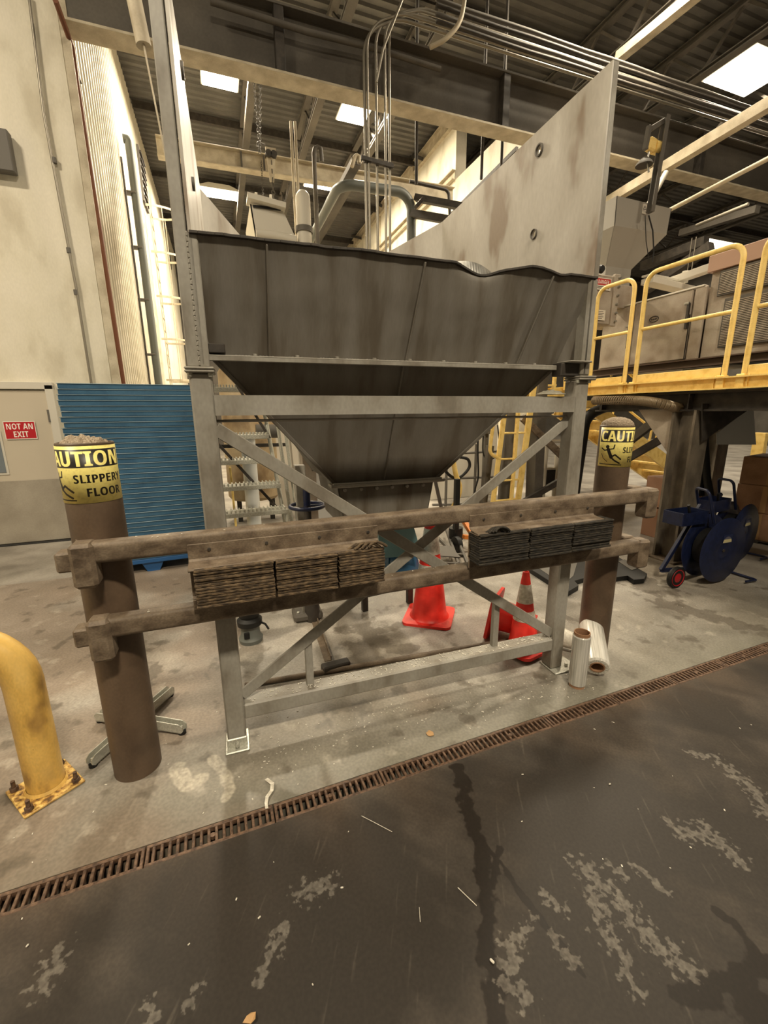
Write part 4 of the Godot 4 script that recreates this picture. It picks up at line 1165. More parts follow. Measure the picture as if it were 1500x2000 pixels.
func wrap_sign(c: Vector3, r: float, y0: float, y1: float, a0: float, a1: float) -> ArrayMesh:
	var st := SurfaceTool.new()
	st.begin(Mesh.PRIMITIVE_TRIANGLES)
	var d := Vector3(-c.x, 0, -c.z).normalized()
	var q := Vector3(d.z, 0, -d.x)
	var n := 40
	var P := func(i: int, top: bool, rr: float) -> Vector3:
		var a := lerpf(a0, a1, i / float(n))
		var v := d * cos(a) + q * sin(a)
		return Vector3(c.x, y1 if top else y0, c.z) + v * rr
	for i in n:
		for k in [[i, false], [i + 1, true], [i + 1, false], [i, false], [i, true], [i + 1, true]]:
			st.set_uv(Vector2(k[0] / float(n), 0.0 if k[1] else 1.0))
			st.add_vertex(P.call(k[0], k[1], r + 0.0018))
	for i in n:
		for top in [true, false]:
			for k in ([[i, r], [i + 1, r + 0.0018], [i, r + 0.0018], [i, r], [i + 1, r], [i + 1, r + 0.0018]] if top else [[i, r], [i, r + 0.0018], [i + 1, r + 0.0018], [i, r], [i + 1, r + 0.0018], [i + 1, r]]):
				st.set_uv(Vector2(0.5, 0.005))
				st.add_vertex(P.call(k[0], top, k[1]))
	st.generate_normals()
	return st.commit()

func lumpy(r: float, h: float, amp: float, f: float, sd: int) -> MB:
	var n := noise(sd, f, 4)
	var m := MB.new()
	var g := []
	for j in 25:
		var row := []
		var t := j / 24.0
		for i in 41:
			var a := TAU * i / 40.0
			var p := Vector3(cos(a) * r * t, 0, -sin(a) * r * t)
			p.y = h * sqrt(maxf(0.0, 1.0 - t * t)) + amp * n.get_noise_2d(p.x * 1000.0, p.z * 1000.0) * (1.0 if t < 0.95 else 0.0)
			row.append(p)
		g.append(row)
	m.st.set_smooth_group(1)
	for j in 24:
		for i in 40:
			m.tri(g[j][i], g[j + 1][i], g[j + 1][i + 1])
			if j > 0: m.tri(g[j][i], g[j + 1][i + 1], g[j][i + 1])
	m.st.set_smooth_group(-1)
	return m

func guard_rail() -> void:
	var sign_mat := caution_sign()
	var c := Vector3(-0.5305, 0, -2.098)
	var o := thing("bollard", "brown pipe bollard topped with broken rubble, left end of the guard rail", "bollard", c)
	put("pipe", MB.new().lathe([Vector2(0.1033, -0.02), Vector2(0.1033, 1.585), Vector2(0.1, 1.589), Vector2(0.094, 1.589), Vector2(0.094, 1.56)], 48), M.bollard_paint, o)
	put("concrete_fill", lumpy(0.093, 0.03, 0.03, 0.016, 5), M.mortar, o).position.y = 1.575
	tag(put("caution_sign", wrap_sign(c, 0.1033, Vector3(-0.507, 1.345, -2).y + 0.005, 1.578, deg_to_rad(-119), deg_to_rad(78)), sign_mat), "yellow slippery floor sign wrapped round the rubble-topped bollard", "sign", "slippery floor signs")
	var d := Vector3(2.395, 0, -2.103)
	o = thing("bollard", "brown pipe bollard with a smooth domed top, right end of the guard rail", "bollard", d)
	put("pipe", MB.new().lathe([Vector2(0.101, -0.02), Vector2(0.101, 1.60), Vector2(0.097, 1.604)], 48), M.bollard_paint, o)
	put("concrete_fill", lumpy(0.098, 0.055, 0.004, 0.06, 6), M.mortar, o).position.y = 1.6
	tag(put("caution_sign", wrap_sign(d, 0.101, 1.345, 1.592, deg_to_rad(-58), deg_to_rad(139)), sign_mat), "yellow slippery floor sign wrapped round the dome-topped bollard", "sign", "slippery floor signs")
	# rails
	var sec := rrect(0.082, 0.086, 0.02, 4)
	for k in 2:
		var y: float = [1.16, 0.833][k]
		var a: Vector3 = [Vector3(-0.575, 1.158, -1.955), Vector3(-0.562, 0.828, -1.955)][k]
		var b: Vector3 = [Vector3(2.50, 1.17, -1.925), Vector3(2.485, 0.835, -1.925)][k]
		var r := thing("guard_rail", ["upper rusty steel rail between the two bollards", "lower rusty steel rail between the two bollards"][k], "rail", Vector3.ZERO, 0.0, "guard rails")
		put("tube", MB.new().ext(sec, a, b, Vector3.UP, true), M.rust, r)
		# left end: upright block with a stub each way
		put("end_block", MB.new().box(a + Vector3(0.018, -0.045, 0.01), Vector3(0.086, 0.185, 0.095), Basis.IDENTITY, 0.014), M.rust, r)
		put("side_stub", MB.new().box(a + Vector3(-0.05, -0.028, -0.01), Vector3(0.06, 0.082, 0.075), Basis.IDENTITY, 0.008), M.rust, r)
		put("rear_stub", MB.new().box(a + Vector3(0.015, 0.01, -0.19), Vector3(0.085, 0.075, 0.26), Basis.IDENTITY, 0.008), M.rust, r)
		# right end
		put("end_block", MB.new().box(b + Vector3(0.015, -0.05, 0.005), Vector3(0.09, 0.19, 0.1), Basis.IDENTITY, 0.014), M.rust, r)
		put("rear_stub", MB.new().box(b + Vector3(0.0, 0.005, -0.19), Vector3(0.09, 0.075, 0.26), Basis.IDENTITY, 0.008), M.rust, r)
	bumper("laminated rubber dock bumper on the left half of the rails", M.rubber, -0.178, 0.672, [-0.16, 0.165, 0.445, 0.675], true)
	bumper("dark laminated rubber dock bumper on the right half of the rails", M.black_rubber, 1.19, 2.045, [1.19, 1.51, 1.808, 2.105], false)

func bumper(label: String, mat: Material, x0: float, x1: float, cuts: Array, torn_right: bool) -> void:
	var o := thing("dock_bumper", label, "bumper", Vector3.ZERO, 0.0, "dock bumpers")
	var z := -1.895
	# pressed steel mounting plate: upper flange, shelf, back, lower flange
	var p := [Vector2(1.163, z), Vector2(1.098, z), Vector2(1.086, z + 0.012), Vector2(1.079, z + 0.085), Vector2(1.072, z + 0.085), Vector2(1.072, z - 0.004), Vector2(0.93, z - 0.004), Vector2(0.915, z + 0.004), Vector2(0.868, z + 0.004)]
	# built from overlapping strips so that every bend stays crisp
	var m := MB.new()
	for i in p.size() - 1:
		var a: Vector2 = p[i]
		var b: Vector2 = p[i + 1]
		m.bar(Vector3((x0 + x1) / 2, a.x, a.y), Vector3((x0 + x1) / 2, b.x, b.y), x1 - x0, 0.007, Vector3(0, 0.3, 1), 0.002)
	put("mounting_plate", m, M.rust, o)
	for i in 4:
		var x := x0 + (x1 - x0) * (0.1 + 0.28 * i)
		put("plate_bolt", MB.new().bolt(Vector3(x, 1.135, z + 0.004), Vector3.BACK, 0.008, 0.005), M.dark_steel, o)
		if i % 2 == 0: put("plate_bolt", MB.new().bolt(Vector3(x, 0.884, z + 0.006), Vector3.BACK, 0.008, 0.005), M.dark_steel, o)
	var rng := RandomNumberGenerator.new()
	rng.seed = 9 if torn_right else 12
	for k in 3:
		var b := MB.new()
		var n := 13
		var l: float = cuts[k] + 0.004
		var r: float = cuts[k + 1] - 0.004
		for i in n:
			var y := 0.912 + 0.168 * (i + 0.5) / n
			var out := rng.randf_range(-0.004, 0.004) + (0.004 if i % 3 == 0 else 0.0) + (0.004 * sin(k * 2.0 + i * 0.5))
			b.box(Vector3((l + r) / 2 + rng.randf_range(-0.002, 0.002), y, z + 0.052 + out), Vector3(r - l, 0.0124, 0.1), Basis(Vector3.BACK, rng.randf_range(-0.004, 0.004)), 0.003)
		if (torn_right and k == 2) or (not torn_right and k == 0):
			# the top plies are torn and curl up
			for i in 4:
				var q := []
				for j in 7: q.append(Vector3(lerpf(l + 0.05, l + 0.14, j / 6.0) + 0.03 * i * (1.0 if torn_right else 0.4), 1.078 + 0.022 * sin(j * 0.55) + 0.004 * i, z + 0.07 + 0.012 * i + 0.008 * sin(j * 1.1 + i)))
				b.tube(q, 0.007, 6)
		put("rubber_block", b, mat, o)

func drain() -> void:
	# one grating, then copies end to end along the channel
	var L := 0.5
	var src: Node3D = null
	var where := ["drain grating out of view beyond the left edge", "drain grating at the left edge, below the left bollard", "drain grating with the torn paper strip across its right end", "drain grating just right of the torn paper strip", "drain grating where the dark wet trail starts", "drain grating between the wet trail and the film rolls", "drain grating in front of the upright film roll", "drain grating just right of the film rolls", "second drain grating right of the film rolls", "third drain grating right of the film rolls", "drain grating running out at the picture's right edge", "drain grating out of view beyond the right edge"]
	for i in 12:
		var x := -1.43 + i * L
		var at := Vector3(x + L / 2, 0, dz(x + L / 2) + DW / 2)
		if src == null:
			src = thing("drain_grating", where[0], "grating", at, 0.018, "drain gratings along the channel")
			var e := MB.new()
			for s in [-1, 1]: e.box(Vector3(0, -0.012, s * (DW / 2 - 0.009)), Vector3(L - 0.004, 0.024, 0.014), Basis.IDENTITY, 0.002)
			put("side_rail", e, M.grate_iron, src)
			for s in [-1, 1]: put("end_rail", MB.new().box(Vector3(s * (L / 2 - 0.009), -0.012, 0), Vector3(0.012, 0.024, DW - 0.03), Basis.IDENTITY, 0.002), M.grate_iron, src)
			var bar := MB.new().box(Vector3(0, -0.0125, 0), Vector3(0.0115, 0.022, DW - 0.032), Basis(Vector3.UP, 0.0), 0.002).done()
			for k in 16:
				put("bar", bar, M.grate_iron, src).position.x = -L / 2 + 0.03 + k * (L - 0.06) / 15.0
			put("lock", MB.new().cyl(Vector3(0.0, -0.02, 0), Vector3(0.0, -0.004, 0), 0.011, 8), M.grate_iron, src)
		else:
			copy(src, "drain_grating", where[i], at, "drain gratings along the channel")

func cone(label: String, t: Transform3D, h: float, base: float, bands := true) -> Node3D:
	var o := thing("traffic_cone", label, "traffic cone")
	o.transform = t
	var s := h / 0.71
	put("base", MB.new().ext(rrect(base, base, 0.05, 4), Vector3(0, 0, 0), Vector3(0, 0.022, 0), Vector3(0, 0, 1)), M.cone_plastic, o)
	var rb := base * 0.36
	var rt := 0.027 * s
	put("body", MB.new().lathe([Vector2(rb + 0.025, 0.02), Vector2(rb + 0.012, 0.03), Vector2(rb, 0.055), Vector2(rt, h - 0.004), Vector2(rt - 0.005, h), Vector2(rt - 0.008, h), Vector2(rt - 0.01, h - 0.05), Vector2(0, h - 0.06)], 32), M.cone_plastic, o)
	var rad := func(y: float) -> float: return lerpf(rb, rt, (y - 0.055) / (h - 0.06)) + 0.0022
	for q in ([[0.62, 0.845], [0.40, 0.525]] if bands else []):
		put("reflective_sleeve", MB.new().lathe([Vector2(rad.call(q[0] * h) - 0.002, q[0] * h), Vector2(rad.call(q[0] * h), q[0] * h), Vector2(rad.call(q[1] * h), q[1] * h), Vector2(rad.call(q[1] * h) - 0.002, q[1] * h)], 32), M.reflective, o)
	return o

func floor_things() -> void:
	cone("upright traffic cone standing alone, behind the gap in the rails", Transform3D(Basis(Vector3.UP, 0.95), Vector3(1.515, 0, -2.985)), 0.93, 0.40)
	var foot := Vector3(1.92, 0.03, -2.273)
	var up2: Vector3 = (Vector3(1.922, 0.62, -2.302) - foot).normalized()
	var sx := up2.cross(Vector3(0.25, 0, 1)).normalized()
	cone("leaning traffic cone standing against the toppled one", Transform3D(Basis(sx, up2, sx.cross(up2)) * Basis(Vector3.UP, PI / 2), foot - up2 * 0.02), Vector3(1.922, 0.62, -2.302).distance_to(foot), 0.29)
	# the toppled one: its base stands on edge, its tip on the floor
	var a := Vector3(1.864, 0.17, -2.579)
	var b := Vector3(2.371, 0.05, -1.967)
	var y := (b - a).normalized()
	var x := Vector3(y.z, 0, -y.x).normalized()
	cone("toppled traffic cone lying with its tip behind the film rolls", Transform3D(Basis(x, y, x.cross(y)), a), a.distance_to(b), 0.34)
	# stretch film rolls
	var o := thing("film_roll", "clear stretch film roll standing on end by the drain", "film roll", Vector3(1.972, 0, -1.812), 0.0, "stretch film rolls")
	put("film", MB.new().lathe([Vector2(0.045, 0.02), Vector2(0.052, 0.02), Vector2(0.053, 0.03), Vector2(0.053, 0.345), Vector2(0.047, 0.352)], 32), M.film, o)
	put("core", MB.new().lathe([Vector2(0.04, 0.0), Vector2(0.047, 0.0), Vector2(0.047, 0.372), Vector2(0.0415, 0.372), Vector2(0.0415, 0.02)], 32), M.carton, o)
	var n := Vector3(2.135, 0.083, -1.815)
	var f := Vector3(2.27, 0.16, -1.99)
	o = thing("film_roll", "white stretch film roll leaning against the dome-topped bollard", "film roll", Vector3.ZERO, 0.0, "stretch film rolls")
	o.transform = MB.stand(n, f - n)
	var L := 0.37
	put("film", MB.new().lathe([Vector2(0.045, 0.004), Vector2(0.068, 0.004), Vector2(0.078, 0.016), Vector2(0.078, L - 0.016), Vector2(0.07, L - 0.004), Vector2(0.045, L - 0.004)], 40), M.film_white, o)
	put("core", MB.new().lathe([Vector2(0.038, 0.0), Vector2(0.046, 0.0), Vector2(0.046, L), Vector2(0.038, L), Vector2(0.038, 0.0)], 32), M.carton, o)
	# bent yellow guard pipe on its bolted plate
	var c := Vector3(-0.913, 0, -2.115)
	o = thing("guard_pipe", "worn yellow guard pipe bending out of view at the left edge", "guard pipe", Vector3(c.x, 0, c.z))
	var up: float = Vector3(-0.933, 0.888, -2.1).y - 0.09
	put("pipe", MB.new().tube(bend([Vector3(0, 0.012, 0), Vector3(0, up, 0), Vector3(-0.9, up + 0.03, 0.06)], 0.26, 10), 0.073, 28), M.worn_yellow, o)
	var wl := MB.new()
	wl.lathe([Vector2(0.073, 0.012), Vector2(0.083, 0.013), Vector2(0.075, 0.026)], 28)
	put("weld", wl, M.worn_yellow, o)
	put("base_plate", MB.new().box(Vector3(0.0, 0.006, 0.01), Vector3(0.235, 0.012, 0.235), Basis(Vector3.UP, 0.62), 0.003), M.worn_plate, o)
	for k in 4:
		var an := 0.62 + PI / 4 + k * PI / 2
		var p := Vector3(cos(an), 0, -sin(an)) * 0.128 + Vector3(0, 0.012, 0.01)
		var bl := put("anchor", MB.new().bolt(p, Vector3.UP, 0.018, 0.018).cyl(p, p + Vector3(0, 0.05, 0), 0.009, 8), M.grate_iron, o)
	# galvanised four-legged stand
	var s := Vector3(-0.58, 0, -2.39)
	o = thing("stand_base", "galvanised four-legged stand base spread behind the left bollard", "stand", s)
	for q in [Vector3(-0.75, 0, -2.16), Vector3(-0.328, 0, -2.25), Vector3(-0.43, 0, -2.65), Vector3(-0.80, 0, -2.54)]:
		var e: Vector3 = q - s
		var d := e.normalized()
		var sd := Vector3(d.z, 0, -d.x)
		var leg := MB.new()
		for w in [-0.02, 0.02]: leg.plate([sd * w + Vector3(0, 0.03, 0), sd * w + Vector3(0, 0.085, 0), e * 0.93 + sd * w + Vector3(0, 0.066, 0), e + sd * w + Vector3(0, 0.05, 0), e + sd * w + Vector3(0, 0.025, 0), e * 0.95 + sd * w + Vector3(0, 0.012, 0)], sd * -signf(w) * 0.004)
		leg.plate([-sd * 0.02 + Vector3(0, 0.03, 0), sd * 0.02 + Vector3(0, 0.03, 0), e * 0.95 + sd * 0.02 + Vector3(0, 0.012, 0), e * 0.95 - sd * 0.02 + Vector3(0, 0.012, 0)], Vector3(0, 0.004, 0))
		put("leg", leg, M.galvanised, o)
		put("foot", MB.new().cyl(e * 0.94, e * 0.94 + Vector3(0, 0.016, 0), 0.02, 12), M.black, o)
		put("foot_bolt", MB.new().bolt(e * 0.94 + Vector3(0, 0.016, 0), Vector3.UP, 0.008, 0.03), M.galvanised, o)
	put("hub", MB.new().cyl(Vector3(0, 0.03, 0), Vector3(0, 0.1, 0), 0.035, 16), M.galvanised, o)
	# scraps
	var strip := MB.new()
	var pts := [Vector3(0.055, 0.004, -1.782), Vector3(0.079, 0.014, -1.734), Vector3(0.073, 0.01, -1.702), Vector3(0.049, 0.012, -1.672), Vector3(0.042, 0.008, -1.645), Vector3(0.042, 0.004, -1.622)]
	for i in 5: strip.bar(pts[i], pts[i + 1] + (pts[i + 1] - pts[i]) * 0.1, 0.017 - 0.001 * i, 0.002, Vector3(0.1, 1, 0.1 * i), 0.0005)
	tag(put("paper_scrap", strip, M.reflective), "torn white paper strip lying over the drain grating", "paper scrap")
	tag(put("leaf_scrap", MB.new().plate([Vector3(0.894, 0.003, -1.776), Vector3(0.918, 0.006, -1.788), Vector3(0.934, 0.003, -1.769), Vector3(0.927, 0.005, -1.745), Vector3(0.905, 0.003, -1.748), Vector3(0.896, 0.003, -1.755)], Vector3(0, 0.002, 0)), M.wood), "small tan scrap on the floor between the beam and drain", "scrap")
	tag(put("leaf_scrap", MB.new().plate([Vector3(-0.091, 0.003, -0.946), Vector3(-0.079, 0.008, -0.954), Vector3(-0.068, 0.004, -0.959), Vector3(-0.054, 0.004, -0.956), Vector3(-0.056, 0.01, -0.938), Vector3(-0.069, 0.004, -0.935)], Vector3(0, 0.002, 0)), M.wood), "tan scrap at the bottom edge of the picture", "scrap")
	tag(put("straw", MB.new().tube([Vector3(0.664, 0.003, -1.04), Vector3(0.679, 0.004, -1.003), Vector3(0.696, 0.003, -0.965)], 0.0016, 5), M.reflective), "pale straw on the dark floor left of the wet trail", "straw")
	tag(put("straw", MB.new().tube([Vector3(0.421, 0.003, -1.438), Vector3(0.469, 0.004, -1.381), Vector3(0.518, 0.003, -1.324)], 0.0013, 5), M.reflective), "thin straw on the dark floor just below the drain", "straw")
	tag(put("straw", MB.new().tube([Vector3(0.505, 0.003, -1.032), Vector3(0.489, 0.004, -0.99)], 0.0012, 5), M.reflective), "short straw on the dark floor left of the long one", "straw")
	tag(put("chip", MB.new().box(Vector3(0.656, 0.004, -0.813), Vector3(0.008, 0.006, 0.016), Basis(Vector3.UP, 0.4)), M.reflective), "white chip lying in the wet trail", "chip")
	tag(put("chip", MB.new().box(Vector3(1.55, 0.004, -1.177), Vector3(0.012, 0.006, 0.006), Basis(Vector3.UP, 0.1)), M.reflective), "white chip on the dark floor below the right bollard", "chip")
	tag(put("chip", MB.new().box(Vector3(-0.744, 0.004, -1.389), Vector3(0.01, 0.006, 0.006), Basis(Vector3.UP, 0.9)), M.reflective), "white chip on the dark floor near the left edge", "chip")

func left_side() -> void:
	# door in the cream wall
	var zf := -6.934
	var d := thing("door_1", "grey steel door with a narrow window in the cream wall", "door")
	d.set_meta("kind", "structure")
	put("leaf", MB.new().box(Vector3(-2.55, 1.0, zf + 0.02), Vector3(0.94, 2.0, 0.04)), M.door_grey, d)
	put("kick_panel", MB.new().box(Vector3(-2.55, 0.44, zf + 0.046), Vector3(0.94, 0.84, 0.008)), M.grey_wainscot, d)
	var fr := MB.new()
	fr.box(Vector3(-2.035, 1.03, zf + 0.03), Vector3(0.09, 2.08, 0.08)); fr.box(Vector3(-3.065, 1.03, zf + 0.03), Vector3(0.09, 2.08, 0.08)); fr.box(Vector3(-2.55, 2.06, zf + 0.03), Vector3(1.12, 0.09, 0.08))
	put("door_frame", fr, M.white_paint, d)
	put("hinge", MB.new().cyl(Vector3(-2.085, 1.6, zf + 0.06), Vector3(-2.085, 1.76, zf + 0.06), 0.016, 8), M.dull_grey, d)
	put("threshold", MB.new().box(Vector3(-2.55, 0.008, zf + 0.06), Vector3(1.0, 0.016, 0.1)), M.black, d)
	var wd := put("vision_frame", MB.new().box(Vector3(-2.78, 1.22, zf + 0.044), Vector3(0.30, 0.56, 0.014)), M.white_paint, d)
	put("pane", MB.new().box(Vector3(-2.78, 1.22, zf + 0.054), Vector3(0.25, 0.5, 0.006)), M.window_glass, wd)
	var img := Image.create(360, 250, false, Image.FORMAT_RGB8)
	img.fill(c8(232, 228, 220))
	img.fill_rect(Rect2i(8, 8, 344, 234), c8(182, 30, 42))
	words(img, "NOT AN", Rect2(30, 30, 300, 82), c8(238, 234, 228))
	words(img, "EXIT", Rect2(98, 140, 168, 82), c8(238, 234, 228))
	var p0 := Vector3(-2.582, 1.613, -6.88)
	var p1 := Vector3(-2.263, 1.398, -6.88)
	tag(put("exit_sign", sheet(Vector3((p0.x + p1.x) / 2, (p0.y + p1.y) / 2, -6.885), Vector3.RIGHT, Vector3.UP, 0.335, 0.225, 0.004), printed(img, 0.4)), "red NOT AN EXIT sign on the grey door", "sign")
	tag(put("control_panel", MB.new().box(Vector3(-2.18, 4.632, -6.86), Vector3(0.42, 0.42, 0.12), Basis.IDENTITY, 0.01), M.dull_grey), "grey box on the cream wall at the left edge", "electrical box")
	# stack of blue plastic pallets
	var ord := ["topmost", "second", "third", "fourth", "fifth", "sixth", "seventh", "eighth", "ninth", "tenth", "eleventh", "twelfth", "thirteenth", "fourteenth", "fifteenth", "sixteenth", "seventeenth", "eighteenth", "nineteenth", "twentieth", "twenty-first", "twenty-second", "twenty-third", "twenty-fourth", "twenty-fifth", "twenty-sixth", "twenty-seventh", "twenty-eighth", "twenty-ninth", "thirtieth", "thirty-first", "thirty-second", "thirty-third", "thirty-fourth", "thirty-fifth"]
	var rng := RandomNumberGenerator.new()
	rng.seed = 4
	var src := thing("plastic_sheet", "", "plastic sheet", Vector3.ZERO, 0.05, "stacked blue plastic sheets")
	put("panel", MB.new().box(Vector3(0, 0.022, 0), Vector3(1.19, 0.043, 1.0), Basis.IDENTITY, 0.004), M.blue_plastic, src)
	put("edge_strip", MB.new().box(Vector3(0, 0.0475, 0), Vector3(1.206, 0.006, 1.012), Basis.IDENTITY, 0.002), M.white_edge, src)
	var n := 35
	var cx := Vector3(-0.86, 0, -5.56)
	for i in n:
		var lab: String = "%s blue sheet %s the tall stack beside the door" % [ord[i], "of" if i == 0 else "from the top of"]
		var at := cx + Vector3(rng.randf_range(-0.012, 0.012), 0.155 + (n - 1 - i) * 0.0525, rng.randf_range(-0.006, 0.006))
		if i == 0:
			src.position = at
			src.set_meta("label", lab)
		else: copy(src, "plastic_sheet", lab, at, "stacked blue plastic sheets")
	var pal := thing("plastic_pallet", "bright blue plastic pallet under the stack of blue sheets", "pallet", cx, 0.05)
	put("deck", MB.new().box(Vector3(0, 0.128, 0), Vector3(1.2, 0.05, 1.0), Basis.IDENTITY, 0.006), M.bright_blue, pal)
	for x in [-0.5, 0.0, 0.5]:
		for z in [-0.4, 0.0, 0.4]:
			put("foot", MB.new().ext(PackedVector2Array([Vector2(-0.06, 0), Vector2(0.06, 0), Vector2(0.11, 0.105), Vector2(-0.11, 0.105)]), Vector3(x, 0, z - 0.07), Vector3(x, 0, z + 0.07)), M.bright_blue, pal)

func under_hopper() -> void:
	# teal bin and its blue motor on a dark tray
	var o := thing("feeder_bin", "teal plastic feeder bin on a dark tray under the hopper's chute", "bin")
	put("bin", MB.new().plate([Vector3(1.064, 0.935, -0.72), Vector3(1.329, 0.911, -0.72), Vector3(1.379, 0.75, -0.72), Vector3(1.388, 0.658, -0.72), Vector3(1.076, 0.676, -0.72)], Vector3(0.0, 0, -0.3)), M.teal_bin, o).transform = Transform3D(Basis(Vector3.UP, -0.02823), Vector3(-0.109, 0, -2.05))
	var c := Vector3(1.234, 0.523, -2.95)
	put("motor", MB.new().lathe([Vector2(0, -0.17), Vector2(0.1, -0.17), Vector2(0.14, -0.12), Vector2(0.15, 0.0), Vector2(0.13, 0.08), Vector2(0.07, 0.13), Vector2(0, 0.14)], 24, MB.stand(c, Vector3(0.5, 0.25, 0.8))), M.motor_blue, o)
	put("motor_rib", MB.new().lathe([Vector2(0.145, -0.01), Vector2(0.16, -0.01), Vector2(0.16, 0.01), Vector2(0.145, 0.01)], 24, MB.stand(c, Vector3(0.5, 0.25, 0.8))), M.motor_blue, o)
	put("tray", MB.new().plate([Vector3(0.875, 0.308, -2.9), Vector3(1.012, 0.315, -2.9), Vector3(1.302, 0.333, -2.9), Vector3(1.31, 0.453, -2.9), Vector3(0.871, 0.476, -2.9)], Vector3(0, 0, -0.5)), M.dark_steel, o)
	for q in [Vector3(1.043, 0.156, -3.3), Vector3(1.471, 0.16, -3.3)]: put("tray_leg", MB.new().bar(q, q * Vector3(1, 0, 1), 0.05, 0.05), M.dark_steel, o)
	# valve foot behind the left post
	var f := Vector3(0.075, 0, -3.14)
	o = thing("pipe_stand", "grey pipe stand with a black rubber boot behind the left post", "pipe stand", f)
	put("foot", MB.new().lathe([Vector2(0.085, 0), Vector2(0.09, 0.03), Vector2(0.07, 0.06), Vector2(0.068, 0.13), Vector2(0.07, 0.14)], 24), M.pipe_grey, o)
	put("boot", MB.new().lathe([Vector2(0.07, 0.135), Vector2(0.09, 0.14), Vector2(0.092, 0.18), Vector2(0.068, 0.2), Vector2(0.085, 0.24), Vector2(0.085, 0.28), Vector2(0.05, 0.3)], 24), M.black, o)
	put("pipe", MB.new().lathe([Vector2(0.05, 0.29), Vector2(0.05, 0.55), Vector2(0, 0.55)], 20), M.dusty_steel, o)
	put("tail", MB.new().tube([Vector3(0.07, 0.16, 0.03), Vector3(0.11, 0.14, 0.05), Vector3(0.13, 0.1, 0.06)], 0.008, 6), M.black, o)
	put("slot", MB.new().box(Vector3(-0.03, 0.08, 0.07), Vector3(0.04, 0.05, 0.02)), M.void_dark, o)
	# rod, block and angle iron on the floor behind the lower beam
	o = thing("floor_rod", "long rusty rod on the floor behind the lower beam", "rod")
	put("rod", MB.new().tube([Vector3(-0.002, 0.02, -2.547), Vector3(2.235, 0.02, -2.367)], 0.016, 8), M.rust, o)
	put("block", MB.new().box(Vector3(0.586, 0.03, -2.53), Vector3(0.19, 0.05, 0.07), Basis(Vector3.UP, 0.06), 0.008), M.dark_steel, o)
	tag(put("angle_iron", MB.new().ext(lsec(0.05, 0.035, 0.006), Vector3(0.585, 0, -2.646), Vector3(0.636, 0, -3.689)), M.rust), "rusty angle iron on the floor running back from the rod", "angle iron")
	# rolling steps
	o = thing("rolling_steps", "galvanised rolling steps with serrated treads behind the frame's left side", "steps")
	for i in 6:
		var y := 0.70 + 0.25 * i
		var z := -4.5 - 0.14 * i
		var x0 := -0.08
		var x1 := 0.57 - 0.03 * i
		var t := put("tread", MB.new().box(Vector3((x0 + x1) / 2, y, z), Vector3(x1 - x0, 0.045, 0.2), Basis.IDENTITY, 0.004), M.galvanised, o)
		var teeth := MB.new()
		for k in 16: teeth.box(Vector3(lerpf(x0 + 0.02, x1 - 0.02, k / 15.0), y + 0.035, z + 0.09), Vector3(0.016, 0.03, 0.01), Basis.IDENTITY, 0.002)
		for k in 16: teeth.box(Vector3(lerpf(x0 + 0.02, x1 - 0.02, k / 15.0), y + 0.03, z), Vector3(0.012, 0.02, 0.18), Basis.IDENTITY, 0.002)
		put("serration", teeth, M.galvanised, t)
	put("stringer", MB.new().tube([Vector3(0.6, 0.1, -4.42), Vector3(0.44, 2.1, -5.25)], 0.022, 8), M.galvanised, o)
	put("stringer", MB.new().tube([Vector3(-0.09, 0.1, -4.42), Vector3(-0.09, 2.1, -5.25)], 0.022, 8), M.galvanised, o)
	for q in [[Vector3(0.66, 0.1, -4.5), Vector3(0.56, 1.9, -4.9)], [Vector3(0.74, 0.1, -4.6), Vector3(0.66, 1.9, -5.1)]]: put("handrail", MB.new().tube(q, 0.02, 8), M.galvanised, o)
	put("diagonal", MB.new().bar(Vector3(-0.05, 1.4, -4.75), Vector3(0.5, 0.68, -4.75), 0.01, 0.03), M.dark_steel, o)
	put("diagonal", MB.new().bar(Vector3(0.2, 2.0, -5.1), Vector3(0.5, 1.42, -4.95), 0.01, 0.03), M.dark_steel, o)
	put("base_bar", MB.new().tube([Vector3(-0.1, 0.42, -4.4), Vector3(0.6, 0.48, -4.4)], 0.018, 8), M.galvanised, o)
	put("base_brace", MB.new().tube([Vector3(-0.05, 0.28, -4.4), Vector3(0.6, 0.46, -4.42)], 0.014, 8), M.galvanised, o)
	for x in [-0.05, 0.57]: put("leg", MB.new().tube([Vector3(x, 0.0, -4.42), Vector3(x, 0.72, -4.42)], 0.018, 8), M.galvanised, o)
	# tan tank and pipes behind the steps
	o = thing("tan_tank", "rust streaked tan tank standing behind the rolling steps", "tank", Vector3(0.42, 0, -7.2))
	put("shell", MB.new().lathe([Vector2(0.36, 0.35), Vector2(0.4, 0.4), Vector2(0.4, 2.3), Vector2(0.3, 2.45), Vector2(0, 2.5)], 28), M.tan_tank, o)
	for x in [-0.25, 0.25]: put("leg", MB.new().bar(Vector3(x, 0, 0.15), Vector3(x, 0.4, 0.15), 0.07, 0.07), M.dark_steel, o)
	tag(put("white_drum", MB.new().lathe([Vector2(0, 0.0), Vector2(0.1, 0.0), Vector2(0.1, 1.35), Vector2(0.14, 1.36), Vector2(0.14, 1.4), Vector2(0, 1.4)], 18, Transform3D(Basis.IDENTITY, Vector3(0.339, 0.585, -6.4) * Vector3(1, 0, 1))), M.sheet_grey), "pale capped standpipe between the treads", "standpipe")
	tag(put("yellow_label_post", MB.new().bar(Vector3(0.079, 0.781, -6.3) * Vector3(1, 0, 1), Vector3(0.068, 0.969, -6.3), 0.1, 0.03), M.yellow_paint), "small yellow tag on the post left of the tan tank", "tag")
